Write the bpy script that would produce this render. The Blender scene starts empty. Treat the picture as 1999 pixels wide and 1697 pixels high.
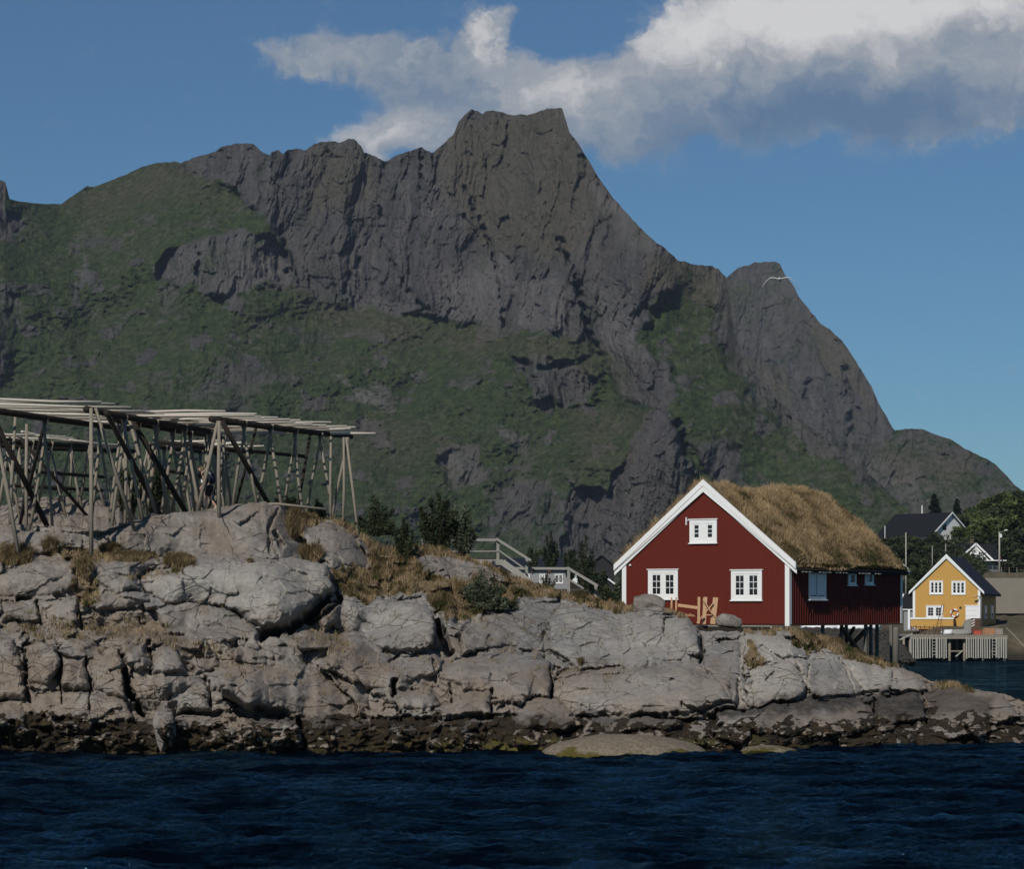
import bpy, math, random, bmesh
import numpy as np
from mathutils import Vector, Matrix
from mathutils.bvhtree import BVHTree
random.seed(7); RNG = np.random.default_rng(11)
C = bpy.context.scene.collection
R = math.radians
# ---- photograph geometry: a level camera 4.77 m above the sea -------------------
F, CX, YH, H = 5200.0, 999.5, 1193.0, 4.77
def W(px, py, D):
    return Vector(((px-CX)/F*D, D, H+(YH-py)/F*D))

# ---------------------------------------------------------------- numpy noise ---
def _tables(seed):
    r = np.random.default_rng(seed)
    p = r.permutation(256); p = np.concatenate([p, p])
    a = r.random(256)*2*np.pi
    return p, np.cos(a), np.sin(a)
_T = {}
def perlin(x, y, seed=0):
    if seed not in _T: _T[seed] = _tables(seed)
    p, gx, gy = _T[seed]
    xi = np.floor(x).astype(np.int64); yi = np.floor(y).astype(np.int64)
    xf = x-xi; yf = y-yi; xi &= 255; yi &= 255
    u = xf*xf*xf*(xf*(xf*6-15)+10); v = yf*yf*yf*(yf*(yf*6-15)+10)
    def g(ix, iy, dx, dy):
        h = p[p[ix & 255]+(iy & 255)]
        return gx[h]*dx+gy[h]*dy
    a = g(xi, yi, xf, yf); b = g(xi+1, yi, xf-1, yf)
    c = g(xi, yi+1, xf, yf-1); d = g(xi+1, yi+1, xf-1, yf-1)
    return ((a+(b-a)*u)+((c+(d-c)*u)-(a+(b-a)*u))*v)*1.5
def fbm(x, y, seed=0, o=4, gain=.5):
    s = 0; a = 1
    for i in range(o):
        s = s+a*perlin(x*2**i+i*17.3, y*2**i-i*9.1, seed+i); a *= gain
    return s
def ridged(x, y, seed=0, o=3, gain=.5):
    s = 0; a = 1
    for i in range(o):
        s = s+a*(1-2*np.abs(perlin(x*2**i+i*7.7, y*2**i+i*3.3, seed+i))); a *= gain
    return s
def voronoi(x, y, seed=0, jit=.9):
    r = np.random.default_rng(seed); T = r.random((64, 64, 4))
    xi = np.floor(x).astype(np.int64); yi = np.floor(y).astype(np.int64)
    f1 = np.full(x.shape, 9.); f2 = f1.copy()
    cx = np.zeros(x.shape); cy = cx.copy(); rid = cx.copy(); rid2 = cx.copy()
    for i in (-1, 0, 1):
        for j in (-1, 0, 1):
            t = T[(xi+i) & 63, (yi+j) & 63]
            sx = xi+i+.5+(t[..., 0]-.5)*jit; sy = yi+j+.5+(t[..., 1]-.5)*jit
            d = np.hypot(x-sx, y-sy)
            n = d < f1
            f2 = np.where(n, f1, np.minimum(f2, d))
            cx = np.where(n, sx, cx); cy = np.where(n, sy, cy)
            rid = np.where(n, t[..., 2], rid); rid2 = np.where(n, t[..., 3], rid2)
            f1 = np.where(n, d, f1)
    return f1, f2, cx, cy, rid, rid2
def sstep(a, b, x):
    t = np.clip((x-a)/(b-a), 0, 1); return t*t*(3-2*t)
def polydist(x, y, P):
    """signed distance (inside > 0) to polygon P"""
    d = np.full(x.shape, 1e9); ins = np.zeros(x.shape, bool)
    n = len(P)
    for i in range(n):
        x0, y0 = P[i]; x1, y1 = P[(i+1) % n]
        ex, ey = x1-x0, y1-y0
        t = np.clip(((x-x0)*ex+(y-y0)*ey)/(ex*ex+ey*ey+1e-9), 0, 1)
        d = np.minimum(d, np.hypot(x-x0-t*ex, y-y0-t*ey))
        c = ((y0 > y) != (y1 > y)) & (x < (x1-x0)*(y-y0)/((y1-y0) if y1 != y0 else 1e-9)+x0)
        ins ^= c
    return np.where(ins, d, -d)
def linedist(x, y, L):
    d = np.full(x.shape, 1e9)
    for (x0, y0), (x1, y1) in zip(L[:-1], L[1:]):
        ex, ey = x1-x0, y1-y0
        t = np.clip(((x-x0)*ex+(y-y0)*ey)/(ex*ex+ey*ey+1e-9), 0, 1)
        d = np.minimum(d, np.hypot(x-x0-t*ex, y-y0-t*ey))
    return d
def gblur(a, sig, axis):
    n = int(sig*3)+1; k = np.exp(-.5*(np.arange(-n, n+1)/sig)**2); k /= k.sum()
    pad = [(0, 0)]*a.ndim; pad[axis] = (n, n)
    b = np.pad(a, pad, mode='edge'); out = np.zeros_like(a)
    for i, w in enumerate(k):
        sl = [slice(None)]*a.ndim; sl[axis] = slice(i, i+a.shape[axis])
        out += w*b[tuple(sl)]
    return out

# ------------------------------------------------------------- object helpers ---
def tag(o, label=None, cat=None, group=None, kind=None):
    if label: o['label'] = label
    if cat: o['category'] = cat
    if group: o['group'] = group
    if kind: o['kind'] = kind
    return o
def empty(name, loc, rz=0, label=None, cat=None, group=None):
    o = bpy.data.objects.new(name, None); C.objects.link(o)
    o.location = loc; o.rotation_euler = (0, 0, rz); o.empty_display_size = .2
    return tag(o, label, cat, group)
def copy_tree(o, parent=None):
    c = o.copy(); C.objects.link(c); c.parent = parent
    for ch in [k for k in bpy.data.objects if k.parent == o]: copy_tree(ch, c)
    return c
def link_mesh(name, me, mat, parent=None, loc=None):
    o = bpy.data.objects.new(name, me); C.objects.link(o)
    if mat: me.materials.append(mat)
    if parent: o.parent = parent
    if loc is not None: o.location = loc
    return o
def grid_mesh(name, V, mat, smooth=True, attrs=None, wrap=False, flip=False):
    """V: rows x cols x 3"""
    nr, nc = V.shape[:2]; me = bpy.data.meshes.new(name)
    idx = np.arange(nr*nc).reshape(nr, nc)
    q = np.stack([idx[:-1, :-1], idx[:-1, 1:], idx[1:, 1:], idx[1:, :-1]], -1).reshape(-1, 4)
    if flip: q = q[:, ::-1]
    me.vertices.add(nr*nc); me.vertices.foreach_set('co', V.reshape(-1).astype(np.float32))
    me.loops.add(q.size); me.loops.foreach_set('vertex_index', q.reshape(-1).astype(np.int32))
    me.polygons.add(len(q)); me.polygons.foreach_set('loop_start', np.arange(0, q.size, 4, dtype=np.int32))
    me.polygons.foreach_set('loop_total', np.full(len(q), 4, np.int32))
    me.polygons.foreach_set('use_smooth', np.full(len(q), smooth, bool))
    me.update(calc_edges=True)
    for k, a in (attrs or {}).items():
        at = me.attributes.new(k, 'FLOAT', 'POINT'); at.data.foreach_set('value', a.reshape(-1).astype(np.float32))
    return link_mesh(name, me, mat)
def raw_mesh(name, V, Fc, mat, parent=None, smooth=False, col=None, k=None):
    """faces all k-gons, numpy; col: per-vertex float attribute 'tone'"""
    Fc = np.asarray(Fc); k = Fc.shape[1]; me = bpy.data.meshes.new(name)
    me.vertices.add(len(V)); me.vertices.foreach_set('co', np.asarray(V).reshape(-1).astype(np.float32))
    me.loops.add(Fc.size); me.loops.foreach_set('vertex_index', Fc.reshape(-1).astype(np.int32))
    me.polygons.add(len(Fc)); me.polygons.foreach_set('loop_start', np.arange(0, Fc.size, k, dtype=np.int32))
    me.polygons.foreach_set('loop_total', np.full(len(Fc), k, np.int32))
    me.polygons.foreach_set('use_smooth', np.full(len(Fc), smooth, bool))
    me.update(calc_edges=True)
    if col is not None:
        at = me.attributes.new('tone', 'FLOAT', 'POINT'); at.data.foreach_set('value', np.asarray(col).astype(np.float32))
    return link_mesh(name, me, mat, parent)

class MB:
    """collects boxes, bars, prisms and lathes into one mesh"""
    def __init__(s): s.v = []; s.f = []; s.sm = []
    def add(s, v, f, sm=False):
        n = len(s.v); s.v += [tuple(p) for p in v]; s.f += [tuple(i+n for i in q) for q in f]; s.sm += [sm]*len(f); return s
    def box(s, x0, x1, y0, y1, z0, z1):
        v = [(x, y, z) for z in (z0, z1) for y in (y0, y1) for x in (x0, x1)]
        return s.add(v, [(0, 2, 3, 1), (4, 5, 7, 6), (0, 1, 5, 4), (2, 6, 7, 3), (0, 4, 6, 2), (1, 3, 7, 5)])
    def bar(s, a, b, w, t=None, up=(0, 0, 1)):
        a, b = Vector(a), Vector(b); t = t or w; d = (b-a).normalized(); u = Vector(up)
        if abs(d.dot(u)) > .98: u = Vector((0, 1, 0))
        sx = d.cross(u).normalized()*w/2; sy = sx.cross(d).normalized()*t/2
        v = [p+i*sx+j*sy for p in (a, b) for i, j in ((-1, -1), (1, -1), (1, 1), (-1, 1))]
        return s.add(v, [(3, 2, 1, 0), (4, 5, 6, 7), (0, 1, 5, 4), (1, 2, 6, 5), (2, 3, 7, 6), (3, 0, 4, 7)])
    def tube(s, pts, rad, n=7, cap=True):
        pts = [Vector(p) for p in pts]; rad = rad if isinstance(rad, (list, tuple)) else [rad]*len(pts)
        v = []; f = []
        for i, p in enumerate(pts):
            d = (pts[min(i+1, len(pts)-1)]-pts[max(i-1, 0)]).normalized()
            u = Vector((0, 0, 1)) if abs(d.z) < .9 else Vector((0, 1, 0))
            a = d.cross(u).normalized(); b = a.cross(d)
            for k in range(n):
                t = 2*math.pi*k/n; v.append(p+rad[i]*(math.cos(t)*a+math.sin(t)*b))
        for i in range(len(pts)-1):
            for k in range(n):
                k2 = (k+1) % n; f.append((i*n+k, i*n+k2, (i+1)*n+k2, (i+1)*n+k))
        if cap: f += [tuple(range(n-1, -1, -1)), tuple(range((len(pts)-1)*n, len(pts)*n))]
        return s.add(v, f, True)
    def prism(s, prof, y0, y1):
        """prof: (x,z) polygon extruded along y"""
        n = len(prof); v = [(x, y0, z) for x, z in prof]+[(x, y1, z) for x, z in prof]
        f = [tuple(range(n)), tuple(range(2*n-1, n-1, -1))]+[(i, i+n, (i+1) % n+n, (i+1) % n) for i in range(n)]
        return s.add(v, f)
    def build(s, name, mat, parent=None, loc=None):
        me = bpy.data.meshes.new(name); me.from_pydata(s.v, [], s.f)
        me.polygons.foreach_set('use_smooth', s.sm)
        bm = bmesh.new(); bm.from_mesh(me); bmesh.ops.recalc_face_normals(bm, faces=bm.faces); bm.to_mesh(me); bm.free()
        me.update(); return link_mesh(name, me, mat, parent, loc)

# ------------------------------------------------------------------ materials ---
class NT:
    def __init__(s, name, world=False):
        if world:
            s.m = bpy.data.worlds.new(name)
        else: s.m = bpy.data.materials.new(name)
        s.m.use_nodes = True; s.t = s.m.node_tree; s.t.nodes.clear()
    def n(s, typ, ins=None, **kw):
        nd = s.t.nodes.new(typ)
        for k, v in kw.items(): setattr(nd, k, v)
        for k, v in (ins or {}).items():
            sk = nd.inputs[k]
            if isinstance(v, bpy.types.NodeSocket): s.t.links.new(v, sk)
            else: sk.default_value = v
        return nd
    def math(s, op, a, b=0., c=0., clamp=False):
        return s.n('ShaderNodeMath', {0: a, 1: b, 2: c}, operation=op, use_clamp=clamp).outputs[0]
    def vec(s, op, a, b=(0, 0, 0)):
        nd = s.n('ShaderNodeVectorMath', {0: a, 1: b}, operation=op)
        return nd.outputs['Value'] if op in ('DOT_PRODUCT', 'LENGTH') else nd.outputs[0]
    def mix(s, f, a, b, mode='MIX'):
        nd = s.n('ShaderNodeMix', data_type='RGBA', blend_type=mode)
        for i, v in ((0, f), (6, a), (7, b)):
            if isinstance(v, bpy.types.NodeSocket): s.t.links.new(v, nd.inputs[i])
            else: nd.inputs[i].default_value = v if i == 0 or len(v) == 4 else (*v, 1)
        return nd.outputs[2]
    def ramp(s, f, stops, interp='LINEAR'):
        nd = s.n('ShaderNodeValToRGB', {0: f}); r = nd.color_ramp; r.interpolation = interp
        while len(r.elements) < len(stops): r.elements.new(.5)
        for e, (p, c) in zip(r.elements, stops):
            e.position = p; e.color = (*c, 1) if not isinstance(c, (int, float)) else (c, c, c, 1)
        return nd.outputs[0]
    def noise(s, scale, vec=None, detail=4, rough=.55, out=0, dist=0.):
        i = {'Scale': scale, 'Detail': detail, 'Roughness': rough, 'Distortion': dist}
        if vec is not None: i['Vector'] = vec
        return s.n('ShaderNodeTexNoise', i).outputs[out]
    def attr(s, name): return s.n('ShaderNodeAttribute', attribute_name=name).outputs['Fac']
    def obj(s): return s.n('ShaderNodeTexCoord').outputs['Object']
    def pos(s): return s.n('ShaderNodeNewGeometry').outputs['Position']
    def mapv(s, v, scale=(1, 1, 1), rot=(0, 0, 0)):
        return s.n('ShaderNodeMapping', {'Vector': v, 'Scale': scale, 'Rotation': rot}).outputs[0]
    def bump(s, h, strength=.5, dist=.05, normal=None):
        i = {'Height': h, 'Strength': strength, 'Distance': dist}
        if normal is not None: i['Normal'] = normal
        return s.n('ShaderNodeBump', i).outputs[0]
    def out(s, color, rough=.8, normal=None, spec=.3, metal=0., **kw):
        i = {'Base Color': color if isinstance(color, bpy.types.NodeSocket) or len(color) == 4 else (*color, 1),
             'Roughness': rough, 'Specular IOR Level': spec, 'Metallic': metal}
        if normal is not None: i['Normal'] = normal
        i.update(kw)
        b = s.n('ShaderNodeBsdfPrincipled', i)
        s.n('ShaderNodeOutputMaterial', {'Surface': b.outputs[0]}); return s.m
def simple(name, col, rough=.7, var=.25, scale=3., bump=.2, bdist=.01, spec=.3, stretch=(1, 1, 1)):
    m = NT(name); v = m.mapv(m.obj(), stretch); n = m.noise(scale, v, 6, .6); n2 = m.noise(scale*7, v, 4, .6)
    a = tuple(c*(1-var) for c in col); b = tuple(min(1, c*(1+var)) for c in col)
    c = m.mix(m.math('ADD', m.math('MULTIPLY', n, .7), m.math('MULTIPLY', n2, .3)), a, b)
    c = m.mix(.0, c, c)
    return m.out(c, rough, m.bump(n2, bump, bdist), spec)
MT = {}
def wood(name, col, var=.35, scale=4., stretch=(8, 8, 1), rough=.85):
    MT[name] = simple(name, col, rough, var, scale, .5, .01, .2, stretch)
wood('grey_wood', (.225, .195, .15), .5); wood('dark_wood', (.026, .021, .016)); wood('raw_wood', (.50, .32, .18), .3)  # dark_wood's near-black tone also holds the shade painted on the rack braces
wood('weathered', (.26, .25, .225)); wood('pale_pole', (.52, .465, .385), .5); wood('stilt', (.15, .138, .115))
wood('bleached', (.36, .34, .29), .3); wood('brown_wood', (.10, .055, .035))
MT['red_paint'] = simple('red_paint', (.105, .0150, .0078), .72, .13, 2.5, .15, .004, .2, (6, 6, .6))
MT['white_paint'] = simple('white_paint', (.74, .74, .715), .55, .09, 1.6, .1, .004, .3, (3, 3, .7))
MT['yellow_paint'] = simple('yellow_paint', (.48, .272, .066), .7, .06, 1.5, .1, .004)
MT['black_roof'] = simple('black_roof', (.009, .010, .012), .75, .2, 2, .3, .02, .25)
MT['slate_roof'] = simple('slate_roof', (.013, .016, .024), .8, .2, 3, .3, .02, .2)
MT['grey_paint'] = simple('grey_paint', (.24, .24, .25), .7, .08, 3)
MT['shed_wall'] = simple('shed_wall', (.02, .02, .02), .8, .2, 3)
MT['concrete'] = simple('concrete', (.215, .192, .155), .9, .15, 1.2, .3, .03)
MT['orange_plastic'] = simple('orange_plastic', (.42, .07, .04), .5, .1)
MT['pallet_wood'] = simple('pallet_wood', (.34, .17, .09), .8, .25)
MT['van_paint'] = simple('van_paint', (.13, .14, .16), .35, .05, spec=.5)
MT['rubber'] = simple('rubber', (.015, .015, .015), .8, .1)
MT['iron'] = simple('iron', (.05, .03, .025), .6, .3, 8)
MT['rope'] = simple('rope', (.30, .27, .22), .9, .1)
MT['curtain'] = simple('curtain', (.80, .79, .76), .8, .12, 2, .5, .03, .1, (9, 9, .4))
def glass(name, col, rough=.05):
    m = NT(name); MT[name] = m.out(m.mix(m.noise(1.3, m.obj(), 2), col, tuple(c*2.2 for c in col)), rough, None, .45)
glass('dark_glass', (.010, .012, .014)); glass('grey_glass', (.05, .055, .065))
# ------------------------------------------------------- camera, sun and sky ---
sc = bpy.context.scene
cam = bpy.data.cameras.new('camera'); co = bpy.data.objects.new('camera', cam); C.objects.link(co); sc.camera = co
co.location = (0, 0, H); co.rotation_euler = (R(90), 0, 0)
cam.sensor_width = 36; cam.lens = F/1999*36; cam.shift_y = (YH-848.5)/1999; cam.clip_start = 1; cam.clip_end = 30000
sc.view_settings.view_transform = 'Standard'; sc.view_settings.look = 'None'; sc.view_settings.exposure = 0; sc.view_settings.gamma = 1
AZ, EL = R(23), R(39)
sdir = Vector((-math.sin(AZ)*math.cos(EL), -math.cos(AZ)*math.cos(EL), math.sin(EL)))
sl = bpy.data.lights.new('sun', 'SUN'); sl.energy = 3.6; sl.angle = R(.5); sl.color = (1, .95, .88)
so = bpy.data.objects.new('sun', sl); C.objects.link(so); so.rotation_euler = sdir.to_track_quat('Z', 'Y').to_euler(); so.location = (-60, -40, 90)

w = NT('World', True); sc.world = w.m
sky = w.n('ShaderNodeTexSky', sky_type='NISHITA', sun_disc=False, sun_elevation=EL, sun_rotation=math.atan2(sdir.x, sdir.y) % (2*math.pi),
          altitude=900, air_density=1.0, dust_density=.3, ozone_density=2.5)
STR = .062
tc = w.n('ShaderNodeTexCoord').outputs['Generated']
sx = w.n('ShaderNodeSeparateXYZ', {0: tc})
yy = w.math('MAXIMUM', sx.outputs[1], .02)
pa = w.math('MULTIPLY_ADD', w.math('DIVIDE', sx.outputs[0], yy), F/100, CX/100)
pb = w.math('MULTIPLY_ADD', w.math('DIVIDE', sx.outputs[2], yy), -F/100, YH/100)
p = w.n('ShaderNodeCombineXYZ', {0: pa, 1: pb, 2: 0.}).outputs[0]
n1 = w.n('ShaderNodeTexNoise', {'Vector': p, 'Scale': .55, 'Detail': 8., 'Roughness': .6}).outputs['Color']
n2 = w.n('ShaderNodeTexNoise', {'Vector': p, 'Scale': 2.2, 'Detail': 6., 'Roughness': .6}).outputs['Color']
wp = w.vec('ADD', p, w.vec('MULTIPLY', w.vec('SUBTRACT', n1, (.5, .5, .5)), (2.3, 1.5, 0)))
wp = w.vec('ADD', wp, w.vec('MULTIPLY', w.vec('SUBTRACT', n2, (.5, .5, .5)), (.5, .4, 0)))
def blobs(L, vec):
    s = None
    for cx, cy, rx, ry, wt in L:
        d = w.vec('MULTIPLY', w.vec('SUBTRACT', vec, (cx/100, cy/100, 0)), (100/rx, 100/ry, 0))
        e = w.math('POWER', .36788, w.vec('DOT_PRODUCT', d, d))
        s = w.math('MULTIPLY', e, wt) if s is None else w.math('MULTIPLY_ADD', e, wt, s)
    return s
dens = blobs([(1430, 60, 150, 95, .9), (1650, 50, 190, 100, 1), (1870, 40, 200, 120, 1), (2100, 80, 200, 140, 1),
              (1320, 130, 110, 70, .8), (1520, 170, 190, 85, .9), (1760, 190, 180, 80, .8), (1880, 225, 110, 45, .5),
              (1180, 200, 105, 75, .95), (1060, 190, 90, 80, .8), (1210, 260, 120, 55, .7), (1370, 235, 130, 50, .75),
              (950, 110, 62, 75, .75), (985, 35, 50, 26, .6), (900, 200, 100, 70, .75), (790, 245, 105, 62, .9),
              (715, 105, 75, 48, .75), (820, 120, 90, 55, .65), (545, 118, 48, 28, .68), (625, 112, 60, 32, .65), (715, 290, 70, 55, .65)], wp)
hole = blobs([(1095, 60, 95, 55, .55), (620, 225, 80, 45, .5), (1780, 420, 700, 90, .3)], p)
dens = w.math('SUBTRACT', dens, hole)
n3 = w.noise(1.3, wp, 8, .62); n4 = w.noise(.8, p, 6, .6)
dd = w.math('ADD', dens, w.math('MULTIPLY_ADD', n3, 1.1, -.50))
alpha = w.n('ShaderNodeMapRange', {0: dd, 1: .13, 2: .70}, interpolation_type='SMOOTHSTEP').outputs[0]
br = blobs([(1330, 70, 110, 75, .8), (1560, 40, 170, 60, 1.), (1830, 0, 300, 60, 1.), (1060, 180, 120, 45, .55), (960, 60, 45, 70, .55),
            (740, 255, 75, 50, .5), (1200, 190, 60, 60, .35), (1700, 120, 90, 40, .3), (560, 110, 60, 30, .2), (1980, 120, 120, 50, .3)], wp)
dk = blobs([(1720, 215, 240, 55, .8), (1900, 80, 90, 40, .25), (1450, 255, 160, 50, .45), (1230, 300, 140, 40, .3), (960, 160, 60, 40, .25), (780, 140, 100, 40, .2)], wp)
lum = w.math('ADD', w.math('SUBTRACT', br, dk), w.math('ADD', w.math('MULTIPLY_ADD', n3, 1.5, -.35), w.math('MULTIPLY', w.noise(3.2, wp, 6, .65), .3)))
K = 1/STR
cc = w.ramp(w.math('MULTIPLY_ADD', lum, .60, .08), [(0, (.115, .175, .27)), (.3, (.20, .25, .32)), (.6, (.36, .38, .41)), (.8, (.54, .54, .55)), (1, (.69, .68, .67))])
cc = w.vec('SCALE', cc); 
w.t.nodes[-1].inputs['Scale'].default_value = K
front = w.math('GREATER_THAN', sx.outputs[1], .05)
alpha = w.math('MULTIPLY', w.math('MULTIPLY', alpha, front), w.n('ShaderNodeMapRange', {0: lum, 1: .0, 2: 1.0, 3: .74, 4: .97}).outputs[0])
skc = w.mix(1., sky.outputs[0], (.445, .69, .86), 'MULTIPLY')
bgc = w.mix(alpha, skc, cc)
bg = w.n('ShaderNodeBackground', {0: bgc, 1: STR}); w.n('ShaderNodeOutputWorld', {0: bg.outputs[0]})
w.m.cycles.sampling_method = 'MANUAL'; w.m.cycles.sample_map_resolution = 512

# ------------------------------------------------------------------ mountains ---
def mountain_material(name, blue=0.):
    m = NT(name); P = m.pos()
    rk = m.attr('rock'); br = m.attr('dry'); pl = m.attr('pale')
    n = m.noise(.035, P, 8, .65); nf = m.noise(.22, P, 8, .7); st = m.noise(.12, m.mapv(P, (1.2, .3, .18)), 8, .7); s2 = m.noise(.5, m.mapv(P, (1.5, .4, .13)), 6, .7)
    rock = m.ramp(m.math('ADD', m.math('MULTIPLY', st, .45), m.math('ADD', m.math('MULTIPLY', nf, .25), m.math('MULTIPLY', s2, .3))),
                  [(.30, (.018, .018, .021)), (.44, (.050, .048, .050)), (.56, (.082, .077, .075)), (.72, (.15, .14, .132))])
    warmr = m.n('ShaderNodeMapRange', {0: m.math('ADD', m.math('MULTIPLY', br, .9), m.noise(.008, P, 7, .7)), 1: .45, 2: .95}).outputs[0]
    rock = m.mix(m.math('MULTIPLY', warmr, .8), rock, m.mix(nf, (.040, .038, .026), (.115, .102, .074)))
    rock = m.mix(m.math('MULTIPLY', pl, .75), rock, m.mix(st, (.09, .085, .085), (.20, .188, .178)))
    gr = m.ramp(nf, [(.30, (.014, .024, .009)), (.48, (.032, .048, .018)), (.62, (.055, .072, .028)), (.8, (.085, .10, .05))])
    dry = m.ramp(nf, [(.35, (.032, .034, .020)), (.6, (.080, .074, .048)), (.8, (.11, .10, .075))])
    gr = m.mix(m.math('ADD', br, m.math('MULTIPLY_ADD', n, 1.8, -.82), clamp=True), gr, dry)
    f = m.math('ADD', rk, m.math('MULTIPLY_ADD', m.math('ADD', n, m.math('MULTIPLY', nf, 1.)), 2.3, -2.3))
    f = m.n('ShaderNodeMapRange', {0: f, 1: .25, 2: .72}).outputs[0]
    vo = m.n('ShaderNodeTexVoronoi', {'Vector': P, 'Scale': .13, 'Randomness': 1.}).outputs[0]
    sp = m.math('MULTIPLY', m.math('LESS_THAN', vo, .17), m.math('GREATER_THAN', n, .5))
    f = m.math('MAXIMUM', f, sp)
    vein = m.n('ShaderNodeMapRange', {0: m.noise(.05, m.mapv(P, (1.6, .2, .22), (0, R(14), 0)), 9, .78), 1: .52, 2: .70}).outputs[0]
    rock = m.mix(m.math('MULTIPLY', vein, .45), rock, (.135, .125, .118))
    tuft = m.n('ShaderNodeMapRange', {0: m.noise(.018, P, 9, .72), 1: .52, 2: .66}).outputs[0]
    rock = m.mix(m.math('MULTIPLY', tuft, .55), rock, gr)
    c = m.mix(f, gr, rock)
    b = m.bump(m.math('ADD', m.math('MULTIPLY', nf, .6), m.math('MULTIPLY', st, .8)), .6, 2.4)
    b = m.bump(m.math('ADD', m.noise(.9, P, 5, .6), m.math('MULTIPLY', s2, 1.2)), .8, 1.1, b)
    return m.out(c, .95, b, .08)
MT['mountain'] = mountain_material('mountain')

def mountain(name, ridge, px0, px1, nc, nr, D0, base, rocks, dry, pale, cracks, tans=(.62, 1.9), seed=3, blur=30, jag=1., tflank=0.):
    px = np.linspace(px0, px1, nc); rx, ry = zip(*ridge)
    top = np.interp(px, rx, ry)
    top = top-jag*(2.2*fbm(px/14, px*0, seed+50, 3)+1.2*np.abs(perlin(px/4, px*0, seed+60)))*np.interp(px, [200, 380], [.25, 1.])
    t = np.linspace(0, 1, nr)[:, None]
    PY = base+(top[None]-base)*t; PX = np.broadcast_to(px, PY.shape).copy()
    wx = PX+14*fbm(PX/60, PY/60, seed+1, 3); wy = PY+12*fbm(PX/50, PY/50, seed+2, 3)
    rock = np.zeros(PX.shape)
    for P, wgt, soft in rocks:
        rock = np.maximum(rock, wgt*sstep(-soft, soft, polydist(wx, wy, P)))
    tn = tans[0]+(tans[1]-tans[0])*rock
    tn = tn*(1+.35*fbm(PX/170, PY/90, seed+5, 3)); tn = np.maximum(tn, .42)*(1+tflank*sstep(1180, 1360, PX))
    # depth is integrated up a regular raster, so that slopes flow across columns of different height
    ng = 420; gpy = np.linspace(base, 150, ng)
    DG = np.empty((ng, nc)); DG[0] = D0(px); ar = np.arange(nc)
    for j in range(1, ng):
        fr_ = np.clip((gpy[j]-base)/(top-base)*(nr-1), 0, nr-1.001); i0 = fr_.astype(int); tj = tn[i0, ar]
        tj = np.where(gpy[j] < top, 1.2, tj)
        DG[j] = DG[j-1]+(gpy[j-1]-gpy[j])/F*DG[j-1]/np.maximum(tj-(YH-gpy[j])/F, .2)
    DG = gblur(gblur(DG, blur, 1), 3, 0)
    fr_ = np.clip((PY-base)/(150-base)*(ng-1), 0, ng-1.001); i0 = fr_.astype(int); w0 = fr_-i0
    cc_ = np.broadcast_to(ar, PY.shape); D = DG[i0, cc_]*(1-w0)+DG[i0+1, cc_]*w0
    # relief: buttresses and gullies on rock, hummocks on grass
    s = seed*10
    wxx = PX+.12*PY+30*fbm(PX/220, PY/260, s+1, 3)
    rr = 22*fbm(wxx/190, PY/420, s+2, 2)+6*ridged(wxx/75, PY/330, s+3, 2)+2.5*fbm(wxx/30, PY/130, s+4, 3)+1.3*ridged(wxx/12, PY/80, s+5, 3, .6)+.7*fbm(PX/5, PY/6, s+6, 3, .6)
    f1, f2, cx_, cy_, r1, r2 = voronoi(wxx/26+fbm(PX/40, PY/40, s+6, 2)*.4, PY/60, s+7)
    rr += 3.2*(r1-.5)+ (wxx/26-cx_)*(r2-.5)*10
    f1, f2, cx_, cy_, r1, r2 = voronoi(wxx/9, PY/17, s+8)
    rr += 1.5*(r1-.5)+(wxx/9-cx_)*(r2-.5)*4
    gg = 22*fbm(PX/230, PY/230, s+10, 3)+4.5*fbm(PX/55, PY/45, s+11, 3)+1.8*fbm(PX/12, PY/9, s+12, 3)+.8*fbm(PX/4, PY/3.4, s+13, 2)
    out = sstep(.25, .55, fbm(PX/70, PY/45, s+20, 4))*(1-rock)*sstep(300, 600, PY)
    out *= .75
    f1, f2, cx_, cy_, r1, r2 = voronoi(PX/16, PY/13, s+21)
    gg += out*(3.5*(r1-.5)-2)
    D = D+rock*rr+(1-rock)*gg*(1-.55*(tflank > 0)*sstep(1150, 1320, PX))
    D = D-6*gblur(rock, 5, 1)*(1-sstep(.9, 1, t))
    for L, wd, dp in cracks:
        d = linedist(PX+4*fbm(PX/15, PY/15, s+30, 2), PY, L); D = D+.6*dp*np.exp(-(d/wd)**2)*sstep(-.6, .5, perlin(PX/17, PY/17, s+31))
    X = (PX-CX)/F*D; Z = H+(YH-PY)/F*D
    V = np.stack([X, D, Z], -1)
    # far side of the ridge
    nb = 14; k = np.linspace(0, 1, nb+1)[1:, None]
    last = V[-1]
    back = np.stack([last[None, :, 0]+0*k, last[None, :, 1]+k*420+12*fbm(PX[:nb]/30, k*6+0*PX[:nb], s+40, 2), last[None, :, 2]-k**1.3*330-6*(k > 0)], -1)
    V = np.concatenate([V, back], 0)
    rk = np.clip(np.maximum(rock, out), 0, 1)
    dr = np.zeros(PX.shape)
    for P, wgt, soft in dry: dr = np.maximum(dr, wgt*sstep(-soft, soft, polydist(wx, wy, P)))
    pa_ = np.zeros(PX.shape)
    for P, wgt, soft in pale: pa_ = np.maximum(pa_, wgt*sstep(-soft, soft, polydist(wx, wy, P)))
    e = lambda a: np.concatenate([a, np.repeat(a[-1:], nb, 0)], 0)
    o = grid_mesh(name, V, MT['mountain'], attrs={'rock': e(np.maximum(rk, pa_)), 'dry': e(dr), 'pale': e(pa_)}, flip=False)
    o['kind'] = 'structure'; return o
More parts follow.
